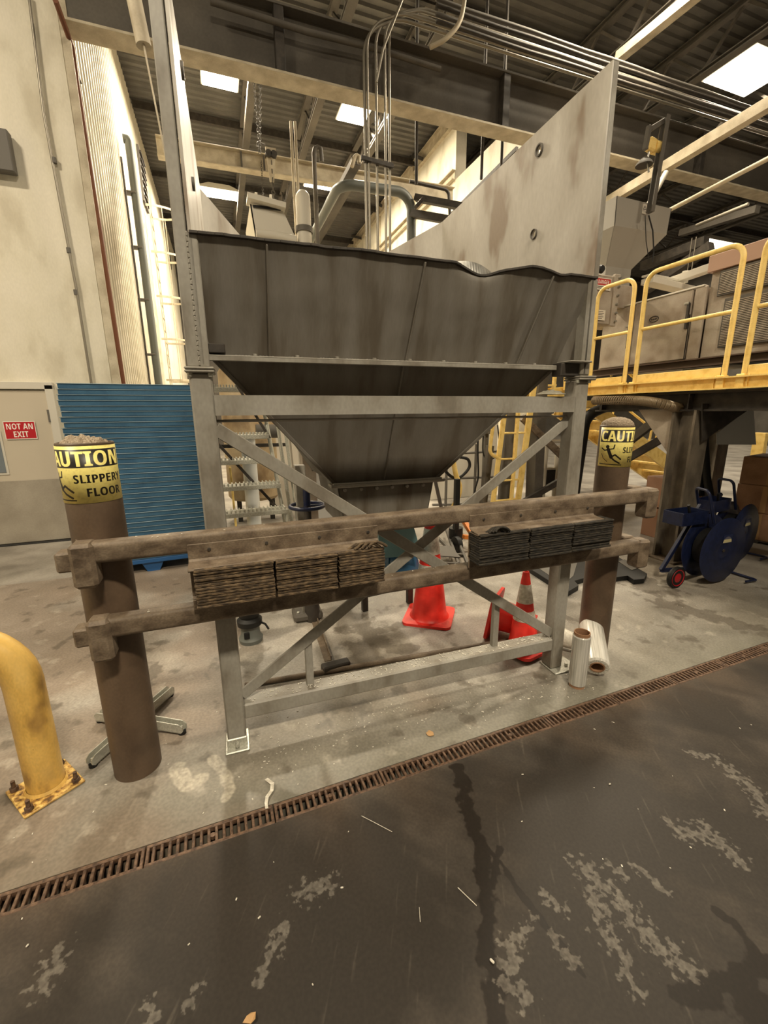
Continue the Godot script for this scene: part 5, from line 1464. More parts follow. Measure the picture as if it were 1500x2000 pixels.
	tag(put("cross_pipe", MB.new().tube([Vector3(0.474, 1.438, -6.6), Vector3(0.804, 1.431, -6.6)], 0.1, 12), M.dull_grey), "grey cross pipe above the second tread", "pipe")
	tag(put("barrier_rail", MB.new().bar(Vector3(-0.075, 1.242, -6.5), Vector3(0.891, 1.238, -6.5), 0.03, 0.05), M.dark_steel), "dark rail behind the rolling steps", "rail")
	# bright uprights, grey column and hand wheel
	var lab := ["first", "second", "third", "fourth"]
	var k := 0
	for q in [[Vector3(0.581, 1.488, -4.2), Vector3(0.673, 0.631, -4.2)], [Vector3(0.663, 1.379, -4.2), Vector3(0.755, 0.623, -4.2)]]:
		tag(put("white_upright", MB.new().bar(q[0] + Vector3(0, 0.5, 0), q[1] * Vector3(1, 0, 1), 0.035, 0.02), M.white_paint), lab[k] + " thin white upright right of the rolling steps", "upright")
		k += 1
	tag(put("machine_column", MB.new().bar(Vector3(0.723, 1.353, -4) + Vector3(0, 0.6, 0), Vector3(0.751, 0.712, -4) * Vector3(1, 0, 1), 0.12, 0.12), M.machine_steel), "grey machine column behind the crossed brace", "column")
	tag(put("white_cabinet", MB.new().box(Vector3(1.055, 1.012, -4.6) * Vector3(1, 0, 1) + Vector3(0, 0.8, 0), Vector3(0.5, 1.6, 0.3), Basis.IDENTITY, 0.01), M.sheet_grey), "pale cabinet behind the hand wheel", "cabinet")
	var w := Vector3(0.583, 0.98, -3.3)
	o = thing("hand_wheel", "dark blue hand wheel on a valve stem behind the left bumper", "hand wheel", w)
	var rim := []
	for i in 29: rim.append(Vector3(cos(TAU * i / 28.0) * 0.13, 0, sin(TAU * i / 28.0) * 0.13))
	put("rim", MB.new().tube(rim, 0.016, 8, false), M.navy_paint, o)
	for i in 3: put("spoke", MB.new().tube([Vector3.ZERO, Vector3(cos(i * TAU / 3) * 0.13, 0, sin(i * TAU / 3) * 0.13)], 0.01, 6), M.navy_paint, o)
	put("stem", MB.new().cyl(Vector3(0, -0.05, 0), Vector3(0, 0.2, 0), 0.028), M.navy_paint, o)
	put("valve_body", MB.new().lathe([Vector2(0.06, -w.y), Vector2(0.06, -0.25), Vector2(0.03, -0.2), Vector2(0.03, 0)], 16), M.dark_steel, o)
	# yellow ladder
	o = thing("yellow_ladder", "yellow fixed ladder seen below the frame's cross beam", "ladder")
	var l0 := Vector3(3.625, 1.713, -5)
	var l1 := Vector3(3.512, 0.446, -5)
	var r0 := Vector3(4.049, 1.711, -5)
	var r1 := Vector3(3.94, 0.449, -5)
	l1 = l0 + (l1 - l0) * 1.6
	r1 = r0 + (r1 - r0) * 1.6
	put("rail", MB.new().bar(l0 + (l0 - l1) * 0.6, l1, 0.03, 0.07, Vector3.RIGHT), M.yellow_paint, o)
	put("rail", MB.new().bar(r0 + (r0 - r1) * 0.6, r1, 0.03, 0.09, Vector3.RIGHT), M.yellow_paint, o)
	for t in [0.155, 0.33, 0.48, 0.62, 0.77, 0.92]: put("rung", MB.new().tube([l0.lerp(l1, t), r0.lerp(r1, t)], 0.014, 8), M.yellow_paint, o)
	tag(put("grab_rail", MB.new().tube(bend([Vector3(3.474, 1.781, -5), Vector3(3.414, 1.135, -5), Vector3(3.585, 1.05, -5)], 0.1, 6), 0.024, 8), M.yellow_paint), "bent yellow grab rail left of the yellow ladder", "rail")
	tag(put("ladder_post", MB.new().bar(Vector3(3.846, 1.78, -5), Vector3(3.812, 1.097, -5) * Vector3(1, 0, 1), 0.05, 0.04), M.yellow_paint), "short yellow post between the ladder's rails", "post")
	# pallet jack
	o = thing("pallet_jack", "pallet jack with a yellow handle and black grip loop beyond the hopper", "pallet jack")
	put("handle", MB.new().tube(smooth([Vector3(2.691, 1.166, -4.75), Vector3(2.751, 0.923, -4.75), Vector3(2.817, 0.753, -4.75), Vector3(2.799, 0.62, -4.75), Vector3(2.721, 0.477, -4.75)]), 0.032, 10), M.yellow_paint, o)
	put("grip", MB.new().tube(smooth([Vector3(2.743, 1.127, -4.8), Vector3(2.626, 1.08, -4.8), Vector3(2.607, 0.997, -4.8), Vector3(2.691, 0.9, -4.8), Vector3(2.797, 0.854, -4.8), Vector3(2.901, 0.901, -4.8), Vector3(2.981, 0.997, -4.8), Vector3(2.954, 1.091, -4.8), Vector3(2.847, 1.123, -4.8)], 5, true), 0.02, 8, false), M.black, o)
	put("stem", MB.new().bar(Vector3(2.659, 0.891, -4.55), Vector3(2.661, 0.206, -4.55), 0.06, 0.06), M.black, o)
	put("pump", MB.new().cyl(Vector3(2.695, 0.052, -4.6) * Vector3(1, 0, 1) + Vector3(0, 0.1, 0), Vector3(2.688, 0.257, -4.6), 0.09, 14), M.black, o)
	put("wheel", MB.new().cyl(Vector3(2.595, 0.24, -4.4) * Vector3(1, 0, 1) + Vector3(-0.03, 0.1, 0), Vector3(2.595, 0.24, -4.4) * Vector3(1, 0, 1) + Vector3(0.03, 0.1, 0), 0.1, 18), M.black, o)
	for q in [[Vector3(2.857, 0.318, -4.7), Vector3(2.87, 0.116, -4.4)], [Vector3(2.868, 0.156, -4.4), Vector3(2.683, 0.19, -4.4)]]: put("fork", MB.new().bar(q[0], q[1], 0.06, 0.05), M.orange, o)
	# grey frame trolley behind the lone cone
	o = thing("frame_trolley", "grey steel frame trolley on the floor behind the lone cone", "trolley")
	for q in [[Vector3(2.796, 0.1, -5.032), Vector3(2.24, 0.1, -3.735)], [Vector3(2.941, 0.1, -5.118), Vector3(2.331, 0.1, -3.699)], [Vector3(2.014, 0.1, -3.91), Vector3(2.347, 0.1, -3.726)], [Vector3(2.198, 0.1, -4.207), Vector3(2.452, 0.1, -4.007)], [Vector3(2.513, 0.1, -4.748), Vector3(2.354, 0.1, -3.952)]]:
		put("bar", MB.new().bar(q[0], q[1], 0.03, 0.04), M.dull_grey, o)
	put("upright", MB.new().bar(Vector3(2.008, 1.05, -3.9), Vector3(2.126, 0.605, -3.9), 0.03, 0.03), M.dull_grey, o)
	for q in [Vector3(2.131, 0.04, -3.952), Vector3(2.382, 0.04, -3.852)]: put("wheel", MB.new().cyl(q - Vector3(0.015, 0, 0), q + Vector3(0.015, 0, 0), 0.04, 12), M.black, o)
	put("deck", MB.new().plate([Vector3(2.169, 0.13, -4.027), Vector3(2.353, 0.13, -3.897), Vector3(2.459, 0.13, -4.315), Vector3(2.324, 0.13, -4.348)], Vector3(0, -0.01, 0)), M.dull_grey, o)
	# white sheeted bench and barrier beyond
	tag(put("white_screen", MB.new().box(Vector3(4.463, 0.428, -7.4) * Vector3(1, 0, 1) + Vector3(0, 0.775, 0), Vector3(1.5, 1.55, 0.06), Basis.IDENTITY, 0.01), M.white_paint), "white sheeted screen behind the pallet jack handle", "screen")
	o = thing("barrier", "grey pipe barrier in front of the white sheeted screen", "barrier")
	for y in [884.0, 932.0, 985.0]: put("rail", MB.new().tube([[Vector3(3.36, 0.974, -6.6), Vector3(4.879, 0.985, -6.6)], [Vector3(3.369, 0.548, -6.6), Vector3(4.855, 0.513, -6.6)], [Vector3(3.378, 0.092, -6.6), Vector3(4.831, 0.009, -6.6)]][int((y - 884) / 48)], 0.022, 8), M.dull_grey, o)
	for q in [Vector3(3.636, 1.033, -6.6), Vector3(4.223, 1.029, -6.6), Vector3(4.766, 1.008, -6.6)]: put("post", MB.new().tube([q + Vector3(0, 0.1, 0), q * Vector3(1, 0, 1)], 0.025, 8), M.dull_grey, o)
	tag(put("hanging_cable", MB.new().tube(smooth([Vector3(3.541, 1.424, -5.5), Vector3(3.547, 1.125, -5.5), Vector3(3.574, 0.739, -5.5), Vector3(3.53, 0.546, -5.5), Vector3(3.523, 0.308, -5.5)]), 0.014, 6), M.black), "black cable hanging left of the yellow grab rail", "cable")
	tag(put("hanging_cable", MB.new().tube(smooth([Vector3(3.631, 1.385, -5.5), Vector3(3.636, 1.121, -5.5), Vector3(3.706, 0.98, -5.5), Vector3(3.815, 0.991, -5.5), Vector3(3.927, 1.11, -5.5), Vector3(3.875, 1.492, -5.5)]), 0.01, 6), M.black), "thin looped cable behind the yellow grab rail", "cable")
	tag(put("junction_box", MB.new().box(Vector3(3.688, 1.434, -5.55), Vector3(0.22, 0.14, 0.12), Basis.IDENTITY, 0.01).bar(Vector3(3.748, 1.431, -5.6), Vector3(3.748, 1.431, -5.6) * Vector3(1, 0, 1), 0.06, 0.06), M.dull_grey), "grey junction box above the hanging cables", "electrical box")
	# legs and braces of the machinery between the ladder and the right post
	tag(put("steel_column", MB.new().bar(Vector3(4.32, 1.711, -5.2) + Vector3(0, 0.5, 0), Vector3(4.401, 0.173, -5.2) * Vector3(1, 0, 1), 0.2, 0.16), M.dusty_steel), "grey machine leg right of the yellow ladder", "column")
	tag(put("round_leg", MB.new().tube([Vector3(4.219, 1.714, -5.6) + Vector3(0, 0.5, 0), Vector3(4.159, 0.108, -5.6) * Vector3(1, 0, 1)], 0.11, 14), M.dusty_steel), "round grey column behind the yellow ladder", "column")
	tag(put("leaning_post", MB.new().bar(Vector3(3.689, 1.202, -5.4), Vector3(3.591, 0.203, -5.4) * Vector3(1, 0.2, 1), 0.09, 0.09), M.dusty_steel), "dull steel post below the yellow grab rail", "post")
	tag(put("leg_brace", MB.new().bar(Vector3(3.998, 1.606, -5.1), Vector3(4.965, 0.884, -5.1), 0.05, 0.1), M.rust), "rusty brace slanting down behind the right post's brace", "brace")
	tag(put("leg_brace", MB.new().bar(Vector3(3.969, 0.338, -5.05), Vector3(4.895, 0.737, -5.05), 0.05, 0.09), M.dark_steel), "dark brace rising toward the right post above the rail", "brace")
	o = thing("pipe_rack", "white pipe rack seen between the grey leg and the right post", "rack")
	for q in [[Vector3(5.289, 1.164, -6.2), Vector3(5.913, 1.145, -6.2)], [Vector3(5.044, 0.667, -6.2), Vector3(5.969, 0.654, -6.2)], [Vector3(5.246, 0.282, -6.2), Vector3(6.009, 0.305, -6.2)]]: put("rail", MB.new().tube(q, 0.03, 8), M.white_paint, o)
	for q in [Vector3(5.425, 1.16, -6.2), Vector3(5.686, 1.078, -6.2)]: put("post", MB.new().tube([q, q * Vector3(1, 0, 1)], 0.04, 8), M.white_paint, o)
	put("crate", MB.new().box(Vector3(5.623, 0.508, -6.3), Vector3(0.34, 0.3, 0.25), Basis.IDENTITY, 0.01), M.black, o)

func platform() -> void:
	var o := thing("machine_platform", "yellow edged steel platform on dark columns at the right", "platform")
	var X := 4.6
	put("deck", MB.new().box(Vector3(6.2, 1.955, -1.9), Vector3(3.1, 0.05, 5.3)), M.dark_steel, o)
	put("edge_channel", MB.new().ext(csec(0.07, 0.115, 0.012), Vector3(X, 1.885, 0.7), Vector3(X, 1.885, -4.56)), M.yellow_paint, o)
	put("edge_channel", MB.new().box(Vector3(6.15, 1.94, -4.58), Vector3(3.1, 0.115, 0.05)), M.yellow_paint, o)
	put("under_beam", MB.new().ext(isec(0.16, 0.2, 0.02, 0.014), Vector3(4.78, 1.78, 0.7), Vector3(4.78, 1.78, -4.5)), M.dark_steel, o)
	for z in [-0.8, -2.0, -3.27, -4.4]: put("under_beam", MB.new().ext(isec(0.14, 0.2, 0.02, 0.014), Vector3(4.7, 1.78, z), Vector3(7.6, 1.78, z)), M.dark_steel, o)
	put("side_beam", MB.new().ext(isec(0.16, 0.2, 0.02, 0.014), Vector3(7.5, 1.78, 0.7), Vector3(7.5, 1.78, -4.5)), M.dark_steel, o)
	var cs := isec(0.24, 0.26, 0.026, 0.02)
	for q in [Vector3(4.78, 0, -3.27), Vector3(6.95, 0, -4.35), Vector3(7.4, 0, -0.6)]:
		var c := put("column", MB.new().ext(cs, q, q + Vector3(0, 1.69, 0), Vector3(0, 0, 1)), M.column_paint, o)
		put("base_plate", MB.new().box(q + Vector3(0, 0.012, 0), Vector3(0.34, 0.024, 0.34)), M.rust, c)
	put("gusset", MB.new().plate([Vector3(4.70, 1.7, -3.4), Vector3(4.70, 1.7, -3.85), Vector3(4.70, 1.2, -3.4)], Vector3(0.012, 0, 0)), M.machine_steel, o)
	put("brace", MB.new().bar(Vector3(4.748, 1.696, -3.5), Vector3(4.779, 1.312, -4), 0.06, 0.1), M.dusty_steel, o)
	put("brace", MB.new().bar(Vector3(4.918, 1.403, -3.6), Vector3(4.826, 1.042, -4.1), 0.05, 0.09), M.dark_steel, o)
	put("brace", MB.new().plate([Vector3(4.763, 1.366, -3.1), Vector3(5.564, 1.754, -3.1), Vector3(4.67, 1.755, -3.1)], Vector3(0, 0, -0.012)), M.dark_steel, o)
	# guard rails along the edge, each a bent pipe frame
	var F := [[-4.03, -4.56, true], [-3.885, -2.905, false], [-2.73, -1.4, false]]
	for i in 3:
		var z0: float = F[i][0]
		var z1: float = F[i][1]
		var g := thing("handrail", ["yellow handrail section at the far end of the platform", "middle yellow handrail section, in front of the oval badge", "yellow handrail section cut by the right edge of the picture"][i], "handrail", Vector3.ZERO, 0.0, "platform handrails")
		put("frame", MB.new().tube(bend([Vector3(X + 0.02, 1.9, z0), Vector3(X + 0.02, 3.18, z0), Vector3(X + 0.02, 3.18, z1), Vector3(X + 0.02, 1.9, z1)], 0.13, 7), 0.024, 12), M.yellow_paint, g)
		put("mid_rail", MB.new().tube([Vector3(X + 0.02, 2.595, z0), Vector3(X + 0.02, 2.595, z1)], 0.019, 10), M.yellow_paint, g)
		put("kick_plate", MB.new().box(Vector3(X + 0.012, 2.045, (z0 + z1) / 2), Vector3(0.008, 0.1, absf(z1 - z0) - 0.06)), M.yellow_paint, g)
		for z in [z0, z1]: put("socket", MB.new().box(Vector3(X + 0.0, 1.95, z), Vector3(0.07, 0.135, 0.075), Basis.IDENTITY, 0.006), M.yellow_paint, g)
		for z in [z0 + 0.06, z1 - 0.06]: put("socket_gusset", MB.new().plate([Vector3(X - 0.03, 1.89, z), Vector3(X - 0.03, 1.99, z), Vector3(X - 0.005, 2.02, z), Vector3(X - 0.005, 1.89, z)], Vector3(0, 0, 0.006)), M.yellow_paint, g)
	# yellow cross walk beyond, seen left of the right post
	o = thing("cross_walk", "yellow edged cross walk seen between the hopper and the right post", "walkway")
	put("edge_beam", MB.new().bar(Vector3(4.026, 1.918, -5.4), Vector3(5.082, 1.984, -5.4), 0.1, 0.14), M.yellow_paint, o)
	for q in [[Vector3(4.878, 2.765, -5.3), Vector3(4.908, 1.993, -5.3)], [Vector3(4.689, 2.51, -5.3), Vector3(4.687, 1.991, -5.3)]]: put("post", MB.new().bar(q[0], q[1], 0.045, 0.045), M.yellow_paint, o)
	put("gate_bar", MB.new().bar(Vector3(4.3, 2.045, -5.3), Vector3(4.727, 2.065, -5.3), 0.03, 0.03), M.yellow_paint, o)
	put("top_bar", MB.new().bar(Vector3(4.797, 2.641, -5.3), Vector3(4.942, 2.704, -5.3), 0.03, 0.04), M.yellow_paint, o)
	# hoses under the deck
	var h := MB.new()
	var hpath := smooth([Vector3(4.52, 1.819, -4.364), Vector3(4.5, 1.803, -3.751), Vector3(4.52, 1.762, -3.446), Vector3(4.75, 1.712, -3.404), Vector3(5.2, 1.694, -3.6)], 6)
	for i in 84:
		var t := i / 83.0
		var hp: Array = hpath
		var seg := t * (hp.size() - 1.001)
		var hk := int(seg)
		h.lathe([Vector2(0.048, 0), Vector2(0.055, 0.01), Vector2(0.048, 0.02)], 14, MB.stand((hp[hk] as Vector3).lerp(hp[hk + 1], seg - hk), (hp[hk + 1] as Vector3) - hp[hk]))
	tag(put("ribbed_hose", h, M.ribbed_hose), "ribbed metal hose under the platform edge", "hose")
	tag(put("black_hose", MB.new().tube(bend([Vector3(4.9, 0.0, -4.95), Vector3(4.95, 1.62, -4.9), Vector3(5.25, 1.74, -4.85), Vector3(6.6, 1.76, -4.85)], 0.25, 6), 0.075, 14), M.black), "thick black hose bending down behind the right post", "hose")
	var lab := ["left", "right"]
	for i in 2:
		tag(put("hanging_hose", MB.new().tube([Vector3(5.6, 1.692, -3.705), Vector3(5.6, 1.256, -3.661) + Vector3(0, 0, 0.05 * i), [Vector3(5.6, 0.875, -3.614), Vector3(5.6, 0.886, -3.529)][i], [Vector3(5.6, 0.631, -3.576), Vector3(5.6, 0.551, -3.415)][i]], 0.06 - 0.015 * i, 10), M.black), lab[i] + " one of two black hoses hanging behind the dark column", "hose")
	var sh := MB.new().plate([Vector3(5.129, 1.438, -3.2), Vector3(5.613, 1.705, -3.2), Vector3(5.685, 1.705, -3.2), Vector3(5.855, 1.29, -3.2), Vector3(5.161, 1.314, -3.2)], Vector3(0, 0, -0.006))
	tag(put("hanging_sheet", sh, M.sheet_grey), "pale grey plastic sheet hanging under the platform", "sheet")
	# yellow stairs coming down behind the columns
	o = thing("yellow_stairs", "yellow steel stairs coming down behind the platform's columns", "stairs")
	for z in [-6.0, -6.95]:
		var a := Vector3(6.2, 1.62, z)
		var b := Vector3(9.2, 0.06, z)
		put("stringer", MB.new().ext(csec(0.06, 0.24, 0.012), a, b), M.yellow_paint, o)
	for i in 7:
		var t := (i + 0.5) / 7.0
		put("tread", MB.new().box(Vector3(6.25, 1.82, -6.48).lerp(Vector3(9.15, 0.26, -6.48), t), Vector3(0.26, 0.04, 0.9)), M.yellow_paint, o)
		put("riser", MB.new().box(Vector3(6.37, 1.72, -6.48).lerp(Vector3(9.27, 0.16, -6.48), t), Vector3(0.02, 0.14, 0.9)), M.yellow_paint, o)
	put("landing", MB.new().box(Vector3(5.6, 1.8, -6.48), Vector3(1.3, 0.12, 1.0)), M.yellow_paint, o)
	for z in [-6.0, -6.95]:
		put("handrail", MB.new().tube([Vector3(6.3, 2.7, z), Vector3(9.3, 1.1, z)], 0.025, 8), M.yellow_paint, o)
		for t in [0.1, 0.5, 0.95]:
			var q := Vector3(6.2, 1.8, z).lerp(Vector3(9.2, 0.24, z), t)
			put("baluster", MB.new().tube([q, q + Vector3(0.08, 0.84, 0)], 0.022, 8), M.yellow_paint, o)
	tag(put("yellow_post", MB.new().bar(Vector3(9.601, 1.253, -5.2), Vector3(9.656, 0.716, -5.2) * Vector3(1, 0, 1), 0.2, 0.1), M.yellow_paint), "yellow post behind the brown cartons", "post")

func machine() -> void:
	var o := thing("conveyor_machine", "long tan steel machine on top of the platform", "machine")
	var X := 5.6
	put("body", MB.new().box(Vector3(6.4, 2.7, -4.65), Vector3(1.56, 0.86, 1.5)), M.machine_steel, o)
	put("body", MB.new().box(Vector3(6.45, 2.85, -1.6), Vector3(1.66, 1.14, 4.5)), M.machine_steel, o)
	put("base_rail", MB.new().ext(csec(0.1, 0.1, 0.015), Vector3(X - 0.04, 2.2, 0.7), Vector3(X - 0.04, 2.2, -5.45)), M.base_brown, o)
	for z in [-5.2, -4.0, -2.8, -1.6]: put("foot", MB.new().box(Vector3(X + 0.15, 2.09, z), Vector3(0.2, 0.22, 0.14)), M.dark_steel, o)
	for q in [[-5.38, -4.86], [-4.84, -4.02]]:
		put("access_panel", MB.new().box(Vector3(X + 0.005, 2.73, (q[0] + q[1]) / 2), Vector3(0.03, 0.82, q[1] - q[0] - 0.02), Basis.IDENTITY, 0.01), M.machine_steel, o)
	put("corner_panel", MB.new().box(Vector3(X, 2.72, -3.93), Vector3(0.03, 0.84, 0.15), Basis.IDENTITY, 0.01), M.machine_steel, o)
	put("top_edge", MB.new().box(Vector3(X + 0.01, 3.15, -4.65), Vector3(0.06, 0.02, 1.5)), M.white_paint, o)
	put("cap", MB.new().box(Vector3(X + 0.36, 3.36, -1.6), Vector3(0.8, 0.18, 4.55)), M.pink_cap, o)
	for q in [[-4.05, 2.98], [-4.88, 2.86]]:
		put("latch", MB.new().bar(Vector3(X - 0.03, q[1], q[0]), Vector3(X - 0.03, q[1] - 0.3, q[0]), 0.03, 0.03), M.dark_steel, o)
		put("latch_tip", MB.new().box(Vector3(X - 0.035, q[1] + 0.0, q[0] - 0.02), Vector3(0.03, 0.03, 0.06)), M.bright_steel, o)
	put("seam", MB.new().box(Vector3(X - 0.011, 2.55, -4.03), Vector3(0.004, 0.6, 0.012)), M.void_dark, o)
	# oval badge
	var ring := []
	var bc := Vector3(5.58, 2.884, -4.514)
	for i in 25: ring.append(bc + Vector3(0, 0.036 * sin(TAU * i / 24.0), 0.066 * cos(TAU * i / 24.0)))
	var bd := put("badge", MB.new().tube(ring, 0.005, 6, false), M.dark_steel, o)
	for i in 3: put("badge_mark", MB.new().box(bc + Vector3(0, 0.0, -0.03 + 0.03 * i), Vector3(0.006, 0.02, 0.02)), M.dark_steel, bd)
	# perforated guards in rounded frames
	for q in [[2.42, 2.92, -3.62, -1.2], [3.0, 3.24, -3.72, -1.2]]:
		var cz: float = (q[2] + q[3]) / 2
		var g := put("guard_frame", MB.new().box(Vector3(X - 0.012, (q[0] + q[1]) / 2, cz), Vector3(0.016, q[1] - q[0] + 0.04, q[3] - q[2] + 0.04), Basis.IDENTITY, 0.006), M.dusty_steel, o)
		var mesh := MB.new()
		var n := int((q[1] - q[0]) / 0.018)
		for i in n: mesh.box(Vector3(X - 0.024, q[0] + (i + 0.5) * 0.018, cz), Vector3(0.006, 0.009, q[3] - q[2]), Basis.IDENTITY, 0.001)
		put("perforated_sheet", mesh, M.machine_steel, g)
	# square feed hopper on the machine, its shut-off housing and neck
	var z := -5.2
	o = thing("feed_hopper", "grey square feed hopper standing on the tan machine", "hopper")
	var T := [Vector3(5.429, 4.593, -5.2), Vector3(6.506, 4.583, -5.2), Vector3(6.479, 4.243, -5.2), Vector3(5.438, 4.228, -5.2), Vector3(5.62, 3.804, -5.2), Vector3(6.13, 3.801, -5.2), Vector3(6.11, 3.62, -5.2), Vector3(5.649, 3.626, -5.2)]
	var back := Vector3(0, 0, -1.0)
	put("front_panel", MB.new().plate([T[0], T[1], T[2], T[3]], Vector3(0, 0, -0.01)), M.feed_paint, o)
	put("front_cone", MB.new().plate([T[3], T[2], T[5] + Vector3(0, 0, -0.25), T[4] + Vector3(0, 0, -0.25)], Vector3(0, 0, -0.01)), M.feed_paint, o)
	put("left_panel", MB.new().plate([T[0], T[3], T[3] + back, T[0] + back], Vector3(0.01, 0, 0)), M.feed_paint, o)
	put("left_cone", MB.new().plate([T[3], T[4] + Vector3(0, 0, -0.25), T[4] + Vector3(0, 0, -0.75), T[3] + back], Vector3(0.01, 0, 0)), M.feed_paint, o)
	put("right_panel", MB.new().plate([T[1], T[2], T[2] + back, T[1] + back], Vector3(-0.01, 0, 0)), M.feed_paint, o)
	put("right_cone", MB.new().plate([T[2], T[5] + Vector3(0, 0, -0.25), T[5] + Vector3(0, 0, -0.75), T[2] + back], Vector3(-0.01, 0, 0)), M.feed_paint, o)
	var nw: float = T[5].x - T[4].x
	put("neck", MB.new().box(Vector3(T[4].x + nw / 2, T[4].y - 0.2, z - 0.5), Vector3(nw, 0.42, 0.5)), M.feed_paint, o)
	put("lower_chute", MB.new().box(Vector3(T[4].x + nw / 2 - 0.05, T[4].y - 0.55, z - 0.45), Vector3(nw + 0.06, 0.5, 0.5)), M.machine_steel, o)
	put("joint", MB.new().box(Vector3(T[4].x + nw / 2 - 0.02, T[4].y - 0.33, z - 0.45), Vector3(nw + 0.1, 0.03, 0.58)), M.dark_steel, o)
	var img := Image.create(96, 128, false, Image.FORMAT_RGB8)
	img.fill(c8(222, 216, 204))
	line(img, [Vector2(48, 18), Vector2(78, 70), Vector2(18, 70), Vector2(48, 18)], 9, c8(40, 36, 34))
	line(img, [Vector2(48, 38), Vector2(48, 58)], 8, c8(40, 36, 34))
	for y in [90.0, 106.0]: line(img, [Vector2(18, y), Vector2(78, y)], 6, c8(120, 112, 104))
	tag(put("warning_label", sheet(Vector3(5.954, 4.496, -5.185), Vector3.RIGHT, Vector3.UP, 0.085, 0.12), printed(img)), "small white warning label on the square feed hopper", "label")
	# shut-off housing with bolts and danger label
	o = thing("valve_housing", "bolted grey housing behind the far yellow handrail", "housing")
	var v := Vector3(5.058, 3.171, -4.9)
	put("body", MB.new().box(v + Vector3(0.0, 0.0, -0.15), Vector3(0.46, 0.62, 0.3), Basis.IDENTITY, 0.01).box(v + Vector3(0.4, 0.1, -0.2), Vector3(0.5, 0.3, 0.18)), M.machine_steel, o)
	put("flange", MB.new().box(v + Vector3(0.2, 0.0, -0.0), Vector3(0.1, 0.66, 0.05), Basis.IDENTITY, 0.006), M.machine_steel, o)
	for i in 6: put("bolt", MB.new().bolt(v + Vector3(0.22, -0.27 + 0.11 * i, 0.025), Vector3.BACK, 0.016, 0.03), M.bright_steel, o)
	put("knob", MB.new().lathe([Vector2(0, 0), Vector2(0.04, 0.0), Vector2(0.055, 0.03), Vector2(0.04, 0.06), Vector2(0, 0.06)], 16, MB.stand(v + Vector3(-0.12, 0.36, 0.0), Vector3.BACK)), M.black, o)
	img = Image.create(160, 96, false, Image.FORMAT_RGB8)
	img.fill(c8(230, 224, 212))
	img.fill_rect(Rect2i(6, 6, 148, 52), c8(190, 36, 34))
	words(img, "DANGER", Rect2(20, 16, 120, 32), c8(240, 236, 228))
	for y in [70.0, 82.0]: line(img, [Vector2(16, y), Vector2(144, y)], 5, c8(60, 54, 50))
	tag(put("danger_label", sheet(v + Vector3(-0.03, 0.19, 0.012), Vector3.RIGHT, Vector3.UP, 0.26, 0.15), printed(img)), "red and white danger label on the bolted housing", "label")
	img = Image.create(160, 128, false, Image.FORMAT_RGB8)
	img.fill(c8(220, 212, 196))
	for y in [20.0, 40.0, 60.0, 84.0, 104.0]: line(img, [Vector2(14, y), Vector2(120 + fmod(y * 7.0, 26.0), y)], 7, c8(90, 82, 74))
	tag(put("instruction_label", sheet(v + Vector3(-0.06, -0.2, 0.012), Vector3.RIGHT, Vector3.UP, 0.22, 0.13), printed(img)), "white lettered label low on the bolted housing", "label")
	# hoist strut on the feed hopper
	o = thing("hoist_strut", "steel strut with a yellow hoist block above the square feed hopper", "hoist")
	put("strut", MB.new().ext(csec(0.06, 0.09, 0.01), Vector3(5.946, 4.398, -5.1), Vector3(6.031, 5.555, -5.1), Vector3.BACK), M.dull_grey, o)
	put("arm", MB.new().bar(Vector3(6.017, 5.528, -5.1), Vector3(5.791, 5.392, -5.1), 0.05, 0.06), M.dull_grey, o)
	put("drop", MB.new().bar(Vector3(5.767, 5.423, -5.1), Vector3(5.741, 5.146, -5.1), 0.06, 0.05), M.dull_grey, o)
	var hb := Vector3(5.834, 5.216, -5.1)
	put("block", MB.new().box(hb, Vector3(0.13, 0.16, 0.1), Basis(Vector3.BACK, -0.15), 0.02), M.yellow_paint, o)
	put("block_drum", MB.new().cyl(hb + Vector3(0.06, 0.0, -0.02), hb + Vector3(0.16, 0.0, -0.02), 0.08, 16), M.yellow_paint, o)
	put("hook", MB.new().tube([hb + Vector3(-0.02, -0.08, 0), hb + Vector3(-0.03, -0.2, 0), hb + Vector3(0.0, -0.26, 0), hb + Vector3(0.02, -0.32, 0)], 0.014, 6), M.bright_steel, o)
	put("dome_lamp", MB.new().lathe([Vector2(0.11, 0), Vector2(0.1, 0.03), Vector2(0.05, 0.08), Vector2(0, 0.12)], 18, Transform3D(Basis.IDENTITY, Vector3(5.755, 4.962, -5.1))), M.dull_grey, o)
	put("cord", MB.new().tube([Vector3(5.89, 4.359, -5.05), Vector3(6.003, 4.181, -5.05), Vector3(6.072, 3.926, -5.05), Vector3(6.068, 3.779, -5.05)], 0.01, 6), M.black, o)
	put("cord", MB.new().tube([Vector3(5.822, 4.35, -5.05), Vector3(5.899, 4.038, -5.05), Vector3(5.99, 3.818, -5.05)], 0.006, 6), M.black, o)
	tag(put("white_tube", MB.new().tube([Vector3(6.362, 4.556, -5.6), Vector3(6.788, 5.269, -5.6)], 0.04, 10), M.white_paint), "short white tube rising behind the square feed hopper", "tube")
	# fluorescent fittings over the machine, unlit
	o = thing("strip_light", "unlit white strip light fitting lying above the machine", "strip light")
	put("tray", MB.new().bar(Vector3(6.2, 3.588, -5.208), Vector3(7.2, 3.55, -5.272), 0.2, 0.08), M.white_paint, o)
	put("reflector", MB.new().bar(Vector3(6.2, 3.665, -5.236), Vector3(7.2, 3.689, -5.376), 0.14, 0.03), M.white_paint, o)
	o = thing("strip_light", "long white strip light fitting rising to the machine's tan cap", "strip light")
	put("tray", MB.new().bar(Vector3(7, 3.704, -5.446), Vector3(7, 3.74, -4.78), 0.14, 0.1), M.white_paint, o)
